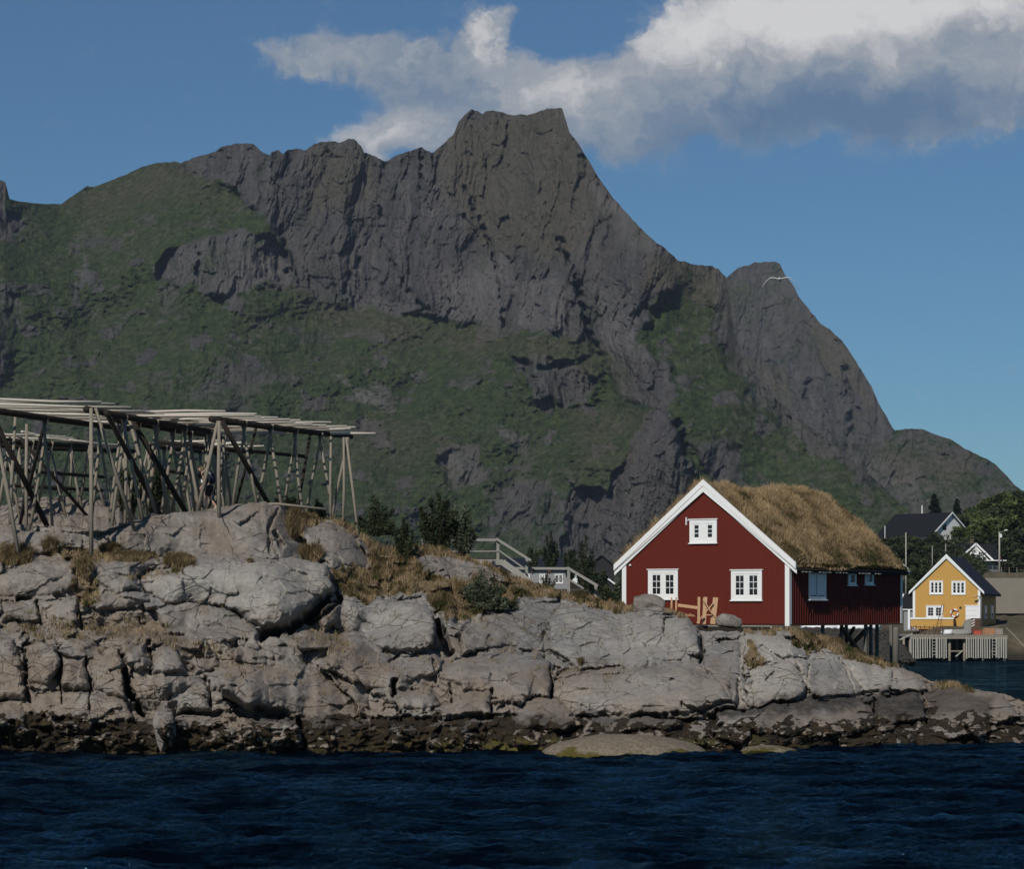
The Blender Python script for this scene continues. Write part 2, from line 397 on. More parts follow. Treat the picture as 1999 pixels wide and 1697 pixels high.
ridge = [(-300, 200), (-60, 270), (-8, 345), (0, 351), (11, 356), (13, 386), (36, 393), (81, 398), (120, 398), (136, 386), (170, 363), (182, 365), (212, 354), (247, 340),
 (279, 325), (311, 317), (339, 316), (353, 318), (385, 305), (417, 298), (431, 287), (467, 279), (491, 280), (520, 301), (527, 305), (530, 296),
 (544, 293), (553, 301), (562, 291), (583, 291), (597, 293), (615, 280), (640, 275), (665, 278), (679, 272), (690, 270), (706, 286), (710, 297),
 (725, 302), (752, 316), (770, 305), (798, 295), (824, 287), (833, 295), (846, 298), (854, 290), (872, 275), (886, 261), (895, 238), (907, 224),
 (922, 213), (943, 222), (953, 215), (975, 217), (999, 225), (1035, 223), (1066, 213), (1091, 210), (1097, 211), (1105, 236), (1112, 258),
 (1130, 282), (1148, 311), (1165, 341), (1187, 373), (1222, 415), (1264, 459), (1300, 487), (1324, 508), (1356, 517), (1384, 518), (1404, 526),
 (1418, 543), (1424, 590), (1436, 660), (1452, 705), (1500, 765), (1560, 820), (1610, 853), (1640, 880), (1700, 930), (1760, 985), (1830, 1050), (1900, 1100)]
R1 = [(345, 330), (430, 250), (700, 240), (850, 240), (920, 150), (1110, 150), (1330, 480), (1375, 505), (1330, 540), (1265, 600), (1250, 650),
      (1290, 740), (1280, 800), (1240, 740), (1180, 680), (1080, 650), (960, 640), (870, 628), (760, 610), (650, 590), (575, 570), (548, 470), (500, 400), (430, 352)]
rocksM = [(R1, 1., 9), ([(1330, 490), (1440, 500), (1440, 620), (1400, 600), (1350, 560)], .6, 16), ([(1395, 535), (1440, 540), (1470, 690), (1540, 780), (1640, 860), (1760, 970), (1700, 945), (1580, 870), (1490, 800), (1425, 720), (1390, 640)], .72, 16), ([(310, 515), (350, 480), (450, 450), (545, 465), (570, 560), (520, 545), (450, 578), (380, 560), (310, 550)], 1., 7),
  ([(1000, 700), (1050, 690), (1130, 715), (1175, 750), (1140, 785), (1050, 780)], 1., 6),
  ([(1255, 800), (1300, 790), (1325, 850), (1350, 930), (1345, 1010), (1300, 1090), (1090, 1090), (1120, 945), (1180, 960), (1230, 880)], 1., 6),
  ([(1345, 860), (1440, 880), (1470, 950), (1400, 960)], .8, 12), ([(940, 960), (1060, 930), (1120, 980), (1100, 1080), (950, 1080)], .7, 20),
  ([(860, 890), (940, 870), (960, 940), (880, 960)], .7, 12), ([(-300, 150), (14, 300), (12, 400), (50, 440), (10, 470), (-300, 520)], 1., 6),
  ([(-60, 560), (30, 570), (45, 650), (10, 740), (-80, 740)], .6, 20), ([(300, 570), (350, 560), (370, 620), (310, 625)], .6, 14),
  ([(300, 720), (450, 690), (560, 720), (520, 780), (330, 800)], .45, 30), ([(540, 640), (640, 640), (660, 690), (560, 700)], .5, 20),
  ([(1190, 690), (1300, 700), (1320, 780), (1260, 800), (1200, 760)], .8, 14), ([(1640, 900), (1700, 940), (1760, 1010), (1700, 1000)], .3, 20)]
dryM = [([(120, 395), (340, 310), (420, 350), (470, 400), (300, 390), (180, 430)], .55, 25), ([(560, 570), (760, 620), (1180, 670), (1240, 760), (1000, 690), (600, 640)], .55, 20),
        ([(860, 250), (1110, 200), (1150, 420), (1120, 500), (930, 480), (840, 330)], .6, 30), ([(600, 280), (720, 290), (730, 400), (600, 420)], .5, 25), ([(1270, 500), (1420, 530), (1400, 600), (1250, 560)], .6, 20), ([(1100, 800), (1260, 800), (1240, 900), (1130, 940)], .4, 25), ([(600, 800), (900, 820), (900, 930), (640, 900)], .25, 40)]
paleM = [([(136, 600), (150, 530), (180, 495), (178, 520), (160, 570), (145, 605)], .55, 8), ([(690, 750), (760, 745), (780, 790), (700, 790)], .45, 12),
         ([(335, 490), (450, 455), (545, 475), (565, 560), (450, 575), (345, 545)], .38, 8), ([(840, 540), (980, 500), (985, 640), (870, 625)], .6, 30),
         ([(995, 560), (1090, 520), (1130, 640), (1010, 640)], .6, 24), ([(1160, 560), (1240, 580), (1250, 690), (1170, 660)], .6, 20), ([(1140, 350), (1180, 370), (1300, 490), (1240, 480)], .55, 14), ([(660, 560), (760, 580), (800, 610), (690, 600)], .35, 16), ([(660, 740), (700, 760), (770, 800), (690, 780)], .8, 14), ([(960, 820), (1010, 840), (1040, 900), (1000, 890)], .5, 12), ([(870, 890), (930, 880), (950, 950), (880, 950)], .5, 12)]
cracksM = [([(905, 365), (948, 452), (972, 540), (985, 640)], 3.2, 20), ([(1092, 470), (1118, 540), (1140, 600), (1148, 645), (1168, 690)], 6, 34),
           ([(550, 440), (552, 480), (560, 530)], 4, 30), ([(742, 390), (748, 480), (790, 560), (830, 605)], 4, 14), ([(822, 290), (822, 370)], 2.5, 14),
           ([(845, 300), (852, 380)], 2.5, 12), ([(1322, 830), (1345, 900), (1352, 950)], 8, 34), ([(388, 470), (386, 540)], 4, 22),
           ([(670, 580), (680, 540), (700, 510)], 6, 16), ([(1000, 705), (1060, 720), (1160, 700)], 6, 16), ([(400, 640), (403, 660)], 3, 14), ([(352, 315), (358, 335)], 5, 18)]
mountain('mountain', ridge, -300, 1900, 1240, 540, lambda p: 1320+.0*p, 1240, rocksM, dryM, paleM, cracksM, tflank=.5)
knob = [(1340, 640), (1380, 570), (1418, 542), (1440, 524), (1472, 513), (1516, 511), (1522, 514), (1532, 536), (1548, 556), (1560, 580), (1584, 610), (1604, 634), (1624, 646),
        (1644, 666), (1656, 682), (1672, 708), (1690, 736), (1704, 762), (1720, 796), (1736, 824), (1748, 842), (1790, 930), (1840, 1000)]
mountain('mountain', knob, 1330, 1850, 330, 300, lambda p: 2350-.25*(p-1550), 1040, [([(1300, 480), (1560, 450), (1900, 900), (1900, 1100), (1300, 1100)], .92, 10)],
         [([(1590, 620), (1660, 670), (1700, 790), (1620, 720)], .8, 14), ([(1450, 700), (1520, 720), (1540, 790), (1480, 740)], .6, 14)], [], [([(1570, 780), (1575, 750), (1620, 735)], 4, 16), ([(1650, 720), (1656, 780), (1662, 850)], 6, 20)], (.6, 2.2), 8, 8)
far = [(1480, 910), (1560, 880), (1620, 864), (1700, 868), (1735, 856), (1748, 840), (1780, 837), (1804, 839), (1824, 848), (1856, 858), (1880, 874), (1912, 890), (1940, 904), (1960, 924), (1980, 946), (2060, 1010), (2200, 1080)]
mountain('mountain', far, 1470, 2250, 420, 170, lambda p: 1750+.0*p, 1130, [([(1480, 800), (2300, 800), (2300, 1200), (1480, 1200)], .6, 10)], [([(1700, 880), (1900, 890), (1900, 960), (1750, 930)], .6, 30)],
         [([(1640, 900), (1760, 910), (1900, 980), (1760, 990), (1680, 940)], .35, 30)], [], (.5, 1.3), 15, 8, .6)

# thin air between here and the mountain
mh = NT('haze'); vl = mh.n('ShaderNodeVolumePrincipled', {'Color': (.60, .74, 1., 1), 'Density': 4.2e-5, 'Anisotropy': .0}); mh.n('ShaderNodeOutputMaterial', {'Volume': vl.outputs[0]})
hz_ = MB().box(-2600, 2600, -320, 3600, -8, 900).build('haze', mh.m); hz_['kind'] = 'stuff'
# ------------------------------------------------- the rocky headland --------
NCH, NRH = 1450, 330
hx = np.linspace(-420, 2230, NCH)
crest = [(-500, 1000), (0, 1020), (100, 1026), (180, 1037), (250, 1018), (300, 1004), (380, 999), (440, 990), (500, 978), (540, 979), (560, 992), (600, 1012), (650, 1012), (690, 1030),
         (712, 1062), (740, 1078), (800, 1066), (830, 1060), (860, 1070), (900, 1083), (960, 1106), (1000, 1126), (1040, 1140), (1100, 1153), (1160, 1164), (1215, 1182), (1260, 1176),
         (1300, 1184), (1345, 1205), (1365, 1230), (1450, 1232), (1545, 1226), (1590, 1240), (1640, 1256), (1700, 1284), (1760, 1302), (1830, 1330), (1900, 1344), (1960, 1354), (1999, 1370), (2060, 1400), (2130, 1440), (2180, 1480), (2300, 1520)]
dtop = [(-500, 99), (0, 98), (178, 97.6), (250, 99), (300, 100.6), (440, 103.2), (550, 105), (700, 106), (900, 107), (1100, 107.5), (1215, 107), (1300, 105.5), (1350, 104), (1365, 103.2), (1545, 103.6),
        (1600, 105), (1700, 105.5), (1760, 104), (1830, 101), (1999, 98), (2150, 96), (2300, 95)]
dwat = [(-500, 86.6), (0, 87.3), (900, 87.6), (1300, 88), (1480, 88.3), (1570, 91), (1700, 92), (1999, 93.6), (2150, 94.5), (2300, 95)]
ip = lambda x, L: np.interp(x, *zip(*L))
DT, DW, PT = ip(hx, dtop), ip(hx, dwat)+.5*fbm(hx/90, hx*0, 301, 3), ip(hx, crest)
PT = gblur(PT, 4, 0); pn_ = 3.*fbm(hx/22, hx*0, 302, 3)+1.2*fbm(hx/5, hx*0, 305, 2)
s = np.linspace(0, 1, NRH)[:, None]
PWT = YH+F*H/DW
PY = PWT+(PT-PWT)*s+pn_*s**14; PX = np.broadcast_to(hx, PY.shape).copy()
left = 1-sstep(450, 900, PX)
# depth grows slowly over steep faces and fast over ledges
g = s**1.25
def ledge(c0, wd, amp, msk): 
    return amp*msk*sstep(-wd, wd, PY*-1+c0)
led = ledge(1238, 14, 1.8, left)+ledge(1090, 12, .8, left)+ledge(1400, 16, .9, 1.)+ledge(1300, 22, 1.3, sstep(500, 800, PX)*(1-sstep(1300, 1500, PX)))
tot = led[-1:]
Dh = DW+(DT-DW-tot)*g+led
Dh = Dh+.6*fbm(PX/210, PY/120, 310, 3)*np.sin(np.pi*s)

slabs = [  # (outline, thickness m, edge softness px, tiltx, tilty)
 ([(190,1045),(250,1020),(310,1003),(440,985),(520,980),(545,1000),(530,1040),(545,1088),(480,1092),(390,1108),(340,1085),(250,1075)], .9, 34, .2, -.3),
 ([(508,1000),(548,985),(600,1060),(640,1090),(548,1090),(525,1045)], .55, 10, -1.4, 0),
 ([(580,1040),(640,1018),(690,1040),(716,1085),(715,1112),(650,1100),(610,1080)], .7, 22, -.5, 0),
 ([(268,1122),(340,1100),(450,1092),(560,1090),(640,1105),(655,1150),(612,1176),(575,1216),(510,1226),(440,1182),(370,1172),(325,1180),(280,1150)], 1.35, 30, .3, -.5),
 ([(300,1192),(380,1174),(440,1184),(500,1226),(505,1238),(430,1252),(330,1236)], .7, 16, -.2, 0),
 ([(180,1095),(250,1090),(325,1096),(264,1122),(275,1150),(230,1160),(180,1140)], .5, 10, 0, 0),
 ([(0,1120),(60,1100),(140,1096),(155,1140),(100,1162),(-60,1168)], .5, 14, 0, 0),
 ([(-80,1030),(90,1036),(150,1060),(70,1082),(-60,1072)], .4, 14, 0, 0),
 ([(172,1160),(215,1157),(285,1157),(292,1176),(222,1192),(176,1186)], .45, 6, 0, 0),
 ([(5,1168),(70,1170),(74,1208),(0,1212)], .35, 6, 0, 0), ([(85,1172),(150,1170),(152,1212),(92,1206)], .35, 6, .5, 0),
 ([(-30,1240),(28,1246),(44,1310),(48,1362),(-30,1368)], .6, 8, .6, 0),
 ([(50,1262),(80,1250),(112,1265),(117,1300),(90,1336),(52,1334)], .75, 9, .9, 0),
 ([(120,1286),(170,1282),(172,1342),(120,1338)], .55, 5, -.6, 0), ([(175,1288),(232,1266),(246,1310),(245,1366),(180,1344)], .7, 8, .5, 0),
 ([(237,1256),(290,1250),(294,1300),(270,1312),(242,1290)], .6, 5, -.5, 0), ([(297,1262),(345,1256),(358,1308),(300,1312)], .6, 5, .3, 0),
 ([(372,1290),(424,1280),(424,1302),(380,1316)], .4, 5, 0, 0), ([(398,1312),(470,1300),(484,1328),(410,1348)], .5, 5, -.3, 0),
 ([(300,1318),(392,1320),(400,1345),(310,1352)], .4, 6, 0, 0), ([(350,1352),(402,1340),(412,1385),(340,1388)], .5, 7, .4, 0),
 ([(425,1352),(480,1325),(560,1285),(620,1300),(690,1360),(705,1398),(640,1404),(560,1388),(480,1384)], .95, 22, -.9, 0),
 ([(50,1342),(180,1348),(245,1370),(262,1402),(150,1404),(50,1388)], .5, 10, 0, 0), ([(-40,1375),(45,1372),(50,1410),(-40,1415)], .5, 8, 0, 0),
 ([(300,1390),(315,1378),(335,1384),(341,1430),(337,1458),(318,1450),(305,1425)], 1.3, 9, .4, 0),
 ([(470,1416),(560,1402),(590,1420),(586,1462),(500,1456),(470,1440)], .9, 8, .3, 0), ([(405,1425),(460,1420),(462,1450),(410,1452)], .5, 6, 0, 0),
 ([(440,1440),(478,1442),(476,1464),(440,1462)], .7, 6, 0, 0),
 ([(622,1200),(650,1172),(680,1152),(740,1164),(790,1180),(838,1184),(850,1220),(850,1262),(800,1276),(740,1262),(700,1232),(650,1222)], 1.1, 18, .9, -.2),
 ([(856,1194),(888,1190),(892,1226),(866,1232)], .6, 4, 0, 0), ([(617,1195),(650,1172),(668,1180),(664,1205),(630,1228)], .5, 6, -.5, 0),
 ([(640,1266),(700,1250),(760,1276),(780,1302),(700,1322),(640,1302)], .5, 10, -.4, 0),
 ([(692,1312),(770,1292),(840,1290),(852,1312),(760,1342),(712,1346)], .5, 8, 0, 0),
 ([(880,1292),(940,1272),(1050,1274),(1080,1300),(1072,1362),(1000,1372),(900,1342),(852,1322)], 1., 20, .2, 0),
 ([(900,1232),(960,1202),(1060,1172),(1098,1176),(1070,1215),(1052,1264),(960,1262),(900,1282)], .6, 16, -.5, 0),
 ([(1070,1212),(1100,1182),(1200,1190),(1330,1200),(1362,1240),(1372,1282),(1240,1302),(1130,1306),(1072,1272)], .9, 14, -.2, 0),
 ([(1080,1322),(1180,1306),(1330,1302),(1422,1330),(1434,1382),(1330,1402),(1200,1392),(1110,1378),(1076,1356)], 1.1, 20, .3, 0),
 ([(1000,1388),(1040,1357),(1082,1362),(1132,1402),(1142,1424),(1020,1424)], .9, 14, .4, 0),
 ([(1222,1192),(1245,1172),(1290,1172),(1312,1196),(1270,1202)], .6, 10, .3, 0),
 ([(760,1352),(840,1342),(862,1376),(780,1388)], .5, 8, 0, 0), ([(870,1352),(960,1347),(962,1392),(890,1398)], .5, 8, 0, 0),
 ([(1300,1202),(1352,1206),(1366,1250),(1370,1282),(1322,1272),(1290,1232)], .7, 8, 1.2, 0),
 ([(1440,1242),(1500,1230),(1540,1246),(1572,1282),(1500,1292),(1450,1282)], .7, 10, .3, 0),
 ([(1372,1262),(1440,1246),(1450,1300),(1458,1352),(1432,1372),(1382,1312)], .7, 8, -.9, 0),
 ([(1462,1302),(1540,1292),(1582,1330),(1560,1372),(1470,1376)], .7, 8, .5, 0), ([(1552,1292),(1640,1282),(1682,1330),(1692,1362),(1600,1376),(1577,1340)], .7, 7, -.7, 0),
 ([(1602,1270),(1680,1282),(1738,1310),(1740,1356),(1694,1352),(1660,1312)], .6, 7, .4, 0), ([(1742,1302),(1800,1316),(1812,1342),(1762,1357)], .5, 7, 0, 0),
 ([(1400,1388),(1520,1374),(1680,1362),(1712,1410),(1650,1442),(1500,1434),(1400,1412)], .8, 14, 0, -.3),
 ([(1712,1362),(1790,1352),(1812,1402),(1740,1412),(1712,1396)], .7, 6, .3, 0), ([(1802,1347),(1880,1337),(1960,1360),(1992,1400),(1900,1422),(1812,1402)], .8, 16, .4, 0),
 ([(860,1240),(895,1240),(900,1285),(880,1290)], .3, 6, 0, 0), ([(780,1290),(840,1265),(870,1285),(850,1310)], .4, 6, 0, 0), ([(1140,1400),(1220,1395),(1330,1404),(1330,1420),(1200,1432),(1140,1425)], .6, 8, 0, 0)]
jit = np.stack([5*fbm(PX/40, PY/40, 320, 3)+1.5*fbm(PX/9, PY/9, 325, 2), 5*fbm(PX/40, PY/40, 330, 3)+1.5*fbm(PX/9, PY/9, 335, 2)])
jx, jy = PX+jit[0], PY+jit[1]
hd = np.zeros(PX.shape); inside = np.full(PX.shape, -1e9); soft_id = np.zeros(PX.shape)
for i, (P, th, sf, tx, ty) in enumerate(slabs):
    xs, ys = zip(*P); x0, x1, y0, y1 = min(xs)-40, max(xs)+40, min(ys)-40, max(ys)+40
    ci = np.where((hx > x0) & (hx < x1))[0]
    if not len(ci): continue
    sl_ = slice(ci[0], ci[-1]+1)
    d = polydist(jx[:, sl_], jy[:, sl_], P)
    cxm, cym = np.mean(xs), np.mean(ys)
    dd_ = np.maximum(d, 0); m = np.where(d > 0, th*(.22*(1-np.exp(-dd_/2.6))+.22*(1-np.exp(-dd_/9))+.46*(1-np.exp(-dd_/(sf*1.3))))+.02, 0)
    m += np.where(d > 0, (tx*(PX[:, sl_]-cxm)+ty*(PY[:, sl_]-cym))/52*.75, 0)
    hd[:, sl_] = np.where(d > 0, np.maximum(m, hd[:, sl_]*.3+m*.7), hd[:, sl_]); inside[:, sl_] = np.maximum(inside[:, sl_], d)
# everywhere else: jointed blocks of several sizes, aligned with the dip of the rock
rot = R(-9); ux = (PX*math.cos(rot)-PY*math.sin(rot)); uy = (PX*math.sin(rot)+PY*math.cos(rot))
ux = ux+7*fbm(PX/60, PY/60, 340, 3); uy = uy+5*fbm(PX/60, PY/50, 350, 3)
def blocks(sx_, sy_, seed, amp, tilt, gap, sf):
    f1, f2, cx_, cy_, r1, r2 = voronoi(ux/sx_, uy/sy_, seed)
    e = (f2-f1)
    return amp*(r1-.5)+tilt*((ux/sx_-cx_)*(r2-.5)*2+(uy/sy_-cy_)*(r1-.5)*2)*amp+gap*.6*(1-np.exp(-e/sf)), e, r1
b1, e1, r1 = blocks(66, 40, 5, .6, 1.5, .26, .05)
b2, e2, r2 = blocks(25, 17, 6, .28, 1.7, .10, .06)
b3, e3, r3 = blocks(9, 7, 9, .10, 1.3, .03, .1)
out = sstep(1.5, -1.5, inside)
_q1, _q2, _qx, _qy, _qr, _qs = voronoi(ux/52, uy/38, 15)
bt = 2.2*((ux/52-_qx)*(_qs-.5)*2+(uy/38-_qy)*(_qr-.5)*2)
rough = sstep(-.15, .3, fbm(PX/120, PY/80, 360, 3))
hd = hd+out*(b1*.8+b2*(.35+.65*rough)+b3*rough-.3)+(1-out)*(.10*bt+.055*b2*rough)
hd += .14*fbm(PX/80, PY/50, 370, 3)+.022*fbm(PX/11, PY/9, 380, 4, .6)+.05*ridged(ux/70, uy/16, 385, 2)*out
# long joints and deep shadowed clefts seen in the photograph
clefts = [([(512,1236),(560,1228),(605,1200),(655,1160)], 10, 2.6), ([(600,1215),(650,1190),(668,1165)], 6, 1.4), ([(852,1215),(866,1240),(878,1272)], 9, 2.2), ([(243,1310),(252,1350),(282,1388)], 8, 2.),
 ([(1074,1296),(1076,1330),(1074,1362)], 2.6, 1.4), ([(1080,1300),(1100,1306)], 5, 1.2), ([(1060,1235),(1064,1272)], 6, .8), ([(1068,1270),(1100,1284),(1122,1302)], 2., .8), ([(46,1258),(50,1330),(55,1368)], 3, 1.2),
 ([(117,1262),(117,1345),(124,1375)], 2.4, 1.), ([(170,1282),(172,1345),(172,1390)], 2.2, 1.), ([(292,1252),(296,1312)], 3, 1.), ([(405,1322),(412,1376)], 2.4, 1.), ([(583,1402),(592,1430),(597,1466)], 5, 1.6),
 ([(876,1336),(884,1368)], 4, 1.2), ([(960,1350),(964,1392)], 4, .9), ([(1100,1396),(1200,1400),(1330,1396),(1440,1372)], 5, 1.3), ([(1330,1380),(1400,1400),(1334,1402)], 5, 1.), ([(1440,1330),(1450,1390)], 5, 1.2),
 ([(1455,1240),(1456,1378)], 2., .8), ([(1365,1205),(1370,1290)], 5, 1.2), ([(1706,1365),(1712,1412)], 4, 1.3), ([(1802,1350),(1808,1412)], 3, 1.), ([(1440,1382),(1700,1352),(1790,1350)], 4, .9),
 ([(500,1238),(512,1262)], 3, .8), ([(760,1295),(780,1275),(815,1270)], 3.4, .9), ([(845,1290),(852,1312)], 5, 1.2), ([(770,1330),(766,1356)], 6, 1.4), ([(540,1000),(524,1040),(530,1082)], 4, .7), ([(535,1040),(552,1066)], 6, 1.1),
 ([(330,1175),(440,1180),(510,1228)], 2.4, .8), ([(370,1388),(480,1392),(600,1402)], 6, 1.0), ([(700,1400),(880,1400),(1000,1395)], 7, 1.1), ([(155,1165),(158,1225)], 4, 1.1), ([(75,1170),(80,1215)], 3, .8),
 ([(1485,1262),(1520,1286)], 4, .7), ([(1580,1300),(1578,1340)], 2.4, .6), ([(1640,1285),(1672,1350)], 2.4, .6), ([(1520,1300),(1500,1330)], 2, .6)]
for L, wd, dp in clefts:
    xs, ys = zip(*L); ci = np.where((hx > min(xs)-40) & (hx < max(xs)+40))[0]; sl_ = slice(ci[0], ci[-1]+1)
    d = linedist(jx[:, sl_], jy[:, sl_], L); hd[:, sl_] -= dp*(.5 if dp < 1.35 else 1.)*np.exp(-(d/(wd*.8))**4)*sstep(-.75, -.2, fbm(PX[:, sl_]/30, PY[:, sl_]/30, 777, 2))
fade = sstep(0, .05, s)*.75+.25
hd = hd*fade*(1-.35*sstep(.93, 1, s))
hd -= .35*sstep(.12, .0, s)
# low pale mound at the water's edge and smooth skerry
Yd = Dh-1.05*hd
md = np.exp(-(((PX-1210)/125)**2)**2-((PY-1462)/26)**2)
Yd -= 1.9*md
tz = sstep(.24, .12, s)*(1-md)
_f1, _f2, _a, _b, _r1, _r2 = voronoi(PX/17+.3*fbm(PX/20, PY/20, 391, 2), PY/11, 392)
_g1, _g2, _c, _d, _s1, _s2 = voronoi(PX/36+.3*fbm(PX/20, PY/20, 393, 2), PY/22, 394)
Yd -= (.55*(_s1-.35)*(1-np.exp(-(_g2-_g1)/.12))+.26*(_r1-.3)*(1-np.exp(-(_f2-_f1)/.15)))*tz
Xd = (PX-CX)/F*Yd; Zd = H+(YH-PY)/F*Yd+.10*hd-.03
Vf = np.stack([Xd, Yd, Zd], -1)
# under water in front
k = np.linspace(1, 0, 9)[:-1, None]
u = np.stack([Vf[0, :, 0]+0*k, Vf[0, :, 1]-5*k, Vf[0, :, 2]-2.6*k**.7-.02], -1)
# behind the crest
NB = 110; k = np.linspace(0, 1, NB+1)[1:, None]
xb, yb, zb = Vf[-1, :, 0], Vf[-1, :, 1], Vf[-1, :, 2]
run = 34*k**1.2
low = np.clip(1-sstep(1500, 1640, hx), 0, 1)
zdrop = (.3*sstep(0, .1, k)+.5*k+(zb+2)*sstep(.75, 1, k))*low+(1-low)*(np.maximum(zb+1.5, .5)*sstep(0, .33, k)+.3*k)
mound = 2.6*np.exp(-(((hx-120)/165)**2)**2-((run-22)/6.5)**2)
PXB = np.broadcast_to(hx, (NB, NCH)); 
zz = zb-zdrop+mound*low+.28*fbm(PXB/60, run/1.6+0*PXB, 400, 4)*sstep(0, .06, k)
zz -= .9*sstep(640, 760, hx)*sstep(1240, 1100, hx)*sstep(0, .12, k)
zz -= 1.2*sstep(1320, 1400, hx)*low*sstep(0, .05, k)
bk = np.stack([xb*(1+run/yb), yb+run, zz], -1)
V = np.concatenate([u, Vf, bk], 0)
pad = lambda a, f=0.: np.concatenate([np.repeat(a[:1], 8, 0), a, np.repeat(a[-1:], NB, 0)+0*k], 0)

# vegetation zones and stains, outlined on the rock
grassP = [([(560,985),(600,990),(650,985),(700,1000),(760,1005),(830,1060),(900,1070),(1000,1110),(1160,1150),(1220,1178),(1215,1196),(1080,1165),(1010,1165),(1000,1186),(930,1200),(890,1215),(850,1190),(830,1160),(740,1158),(655,1148),(650,1112),(720,1108),(718,1070),(690,1038),(640,1014),(585,1030),(590,1060),(570,1050)], 1.),
 ([(600,1060),(625,1062),(636,1085),(615,1096),(592,1085)], 1.), ([(1225,1182),(1250,1172),(1240,1200),(1215,1200)], .9), ([(1545,1216),(1640,1240),(1720,1284),(1765,1304),(1700,1300),(1600,1262),(1580,1275),(1545,1262)], .9),
 ([(100,1062),(220,1075),(300,1085),(305,1096),(200,1096),(130,1098)], .9), ([(320,1085),(385,1088),(384,1108),(330,1112)], .9), ([(0,1062),(60,1075),(66,1105),(0,1104)], .6), ([(140,1100),(180,1110),(200,1180),(160,1185),(135,1150)], .6),
 ([(0,1196),(150,1205),(300,1195),(360,1240),(440,1262),(430,1280),(370,1285),(280,1248),(100,1250),(40,1244),(0,1240)], .42), ([(560,1240),(640,1226),(700,1240),(660,1290),(600,1270)], .4),
 ([(1465,1260),(1500,1290),(1470,1310),(1450,1290)], .8), ([(210,1120),(300,1115),(360,1110),(360,1124),(280,1134)], .5), ([(1450,1225),(1545,1218),(1545,1236),(1450,1240)], .6), ([(1270,1180),(1350,1196),(1345,1208),(1300,1200)], .6),
 ([(1830,1326),(1900,1342),(1900,1352),(1800,1345)], .5), ([(1140,1298),(1240,1304),(1330,1300),(1330,1308),(1200,1314)], .35), ([(640,1130),(700,1120),(760,1150),(720,1185),(680,1165)], .7)]
G = np.zeros(PX.shape)
gx_, gy_ = PX+9*fbm(PX/22, PY/22, 420, 3), PY+9*fbm(PX/22, PY/22, 425, 3)
for P, wt in grassP: G = np.maximum(G, wt*sstep(-5, 6, polydist(gx_, gy_, P)))
G *= 1-.8*sstep(-6, 8, polydist(gx_, gy_, [(806,1082),(860,1080),(930,1096),(1000,1128),(985,1152),(930,1125),(880,1135),(830,1118)]))
Gb = np.concatenate([np.zeros((8, NCH)), G, np.broadcast_to(sstep(560, 700, hx)*.9+.15, (NB, NCH))], 0)
zrel = Zd
wn = fbm(PX/40, PY/22, 430, 5, .6)
weedtop = ip(hx, [(-400, 1.15), (100, 1.3), (250, 1.15), (450, .9), (650, 1.05), (1000, 1.1), (1400, .95), (1600, .9), (1750, .95), (2000, 1.0), (2200, .9)])
weed = sstep(.10, -.10, zrel-weedtop-.35*wn)*(1-.92*sstep(.3, .6, md))
weed *= 1-.75*sstep(.05, .3, fbm(PX/17, PY/12, 440, 3))*sstep(-.5, .1, hd)
green = sstep(.5, .1, np.abs(zrel-.12))*np.exp(-((PX-1150)/330)**2)*sstep(-.05, .2, fbm(PX/50, PY/15, 450, 3))*.9
stain = np.zeros(PX.shape)
for P, wt in [([(1400,1384),(1530,1362),(1690,1352),(1800,1346),(1810,1400),(1740,1412),(1690,1385),(1600,1392),(1500,1400),(1380,1402)], 1.), ([(1800,1342),(1870,1345),(1940,1368),(1930,1400),(1820,1392)], .8),
              ([(480,1384),(700,1398),(1000,1392),(1130,1405),(1120,1428),(900,1432),(600,1424),(480,1410)], .8), ([(240,1392),(300,1395),(300,1420),(250,1420)], .6), ([(1140,1395),(1330,1385),(1340,1402),(1330,1424),(1160,1424)], .6), ([(0,1395),(240,1402),(240,1425),(0,1425)], .4)]:
    stain = np.maximum(stain, wt*sstep(-8, 10, polydist(jx, jy+10*wn, P)))
warm = sstep(150, 0, np.abs(PX-450))*sstep(1010, 1040, PY)*0+sstep(-.15, .35, fbm(PX/150, PY/70, 460, 3)+.5*sstep(1240, 1400, PY)-.15+.4*np.exp(-((PX-420)/50)**2-((PY-1050)/50)**2)+.3*np.exp(-((PX-980)/90)**2-((PY-1310)/40)**2))
cool = sstep(0, .4, .5*np.exp(-((PX-460)/190)**2-((PY-1140)/50)**2)+.55*np.exp(-((PX-770)/90)**2-((PY-1210)/60)**2)+.4*sstep(900, 1100, PX)*sstep(1320, 1280, PY)+.2*fbm(PX/100, PY/60, 470, 3))
palem = np.zeros(PX.shape)
for P, wt in [([(1440,1228),(1560,1235),(1760,1310),(1790,1342),(1560,1368),(1440,1380),(1410,1300)], 1.), (slabs[3][0], .55), (slabs[36][0], .45), ([(1080,1185),(1340,1200),(1370,1290),(1130,1300)], .5), ([(640,1165),(800,1180),(840,1250),(700,1230)], .4)]: palem = np.maximum(palem, wt*sstep(-12, 25, polydist(jx, jy, P)))
seaL = pad(weed); seaL[:8] = 1
warmb = pad(warm); warmb[-NB:] = .6+.4*fbm(PXB/80, run+0*PXB, 480, 2)

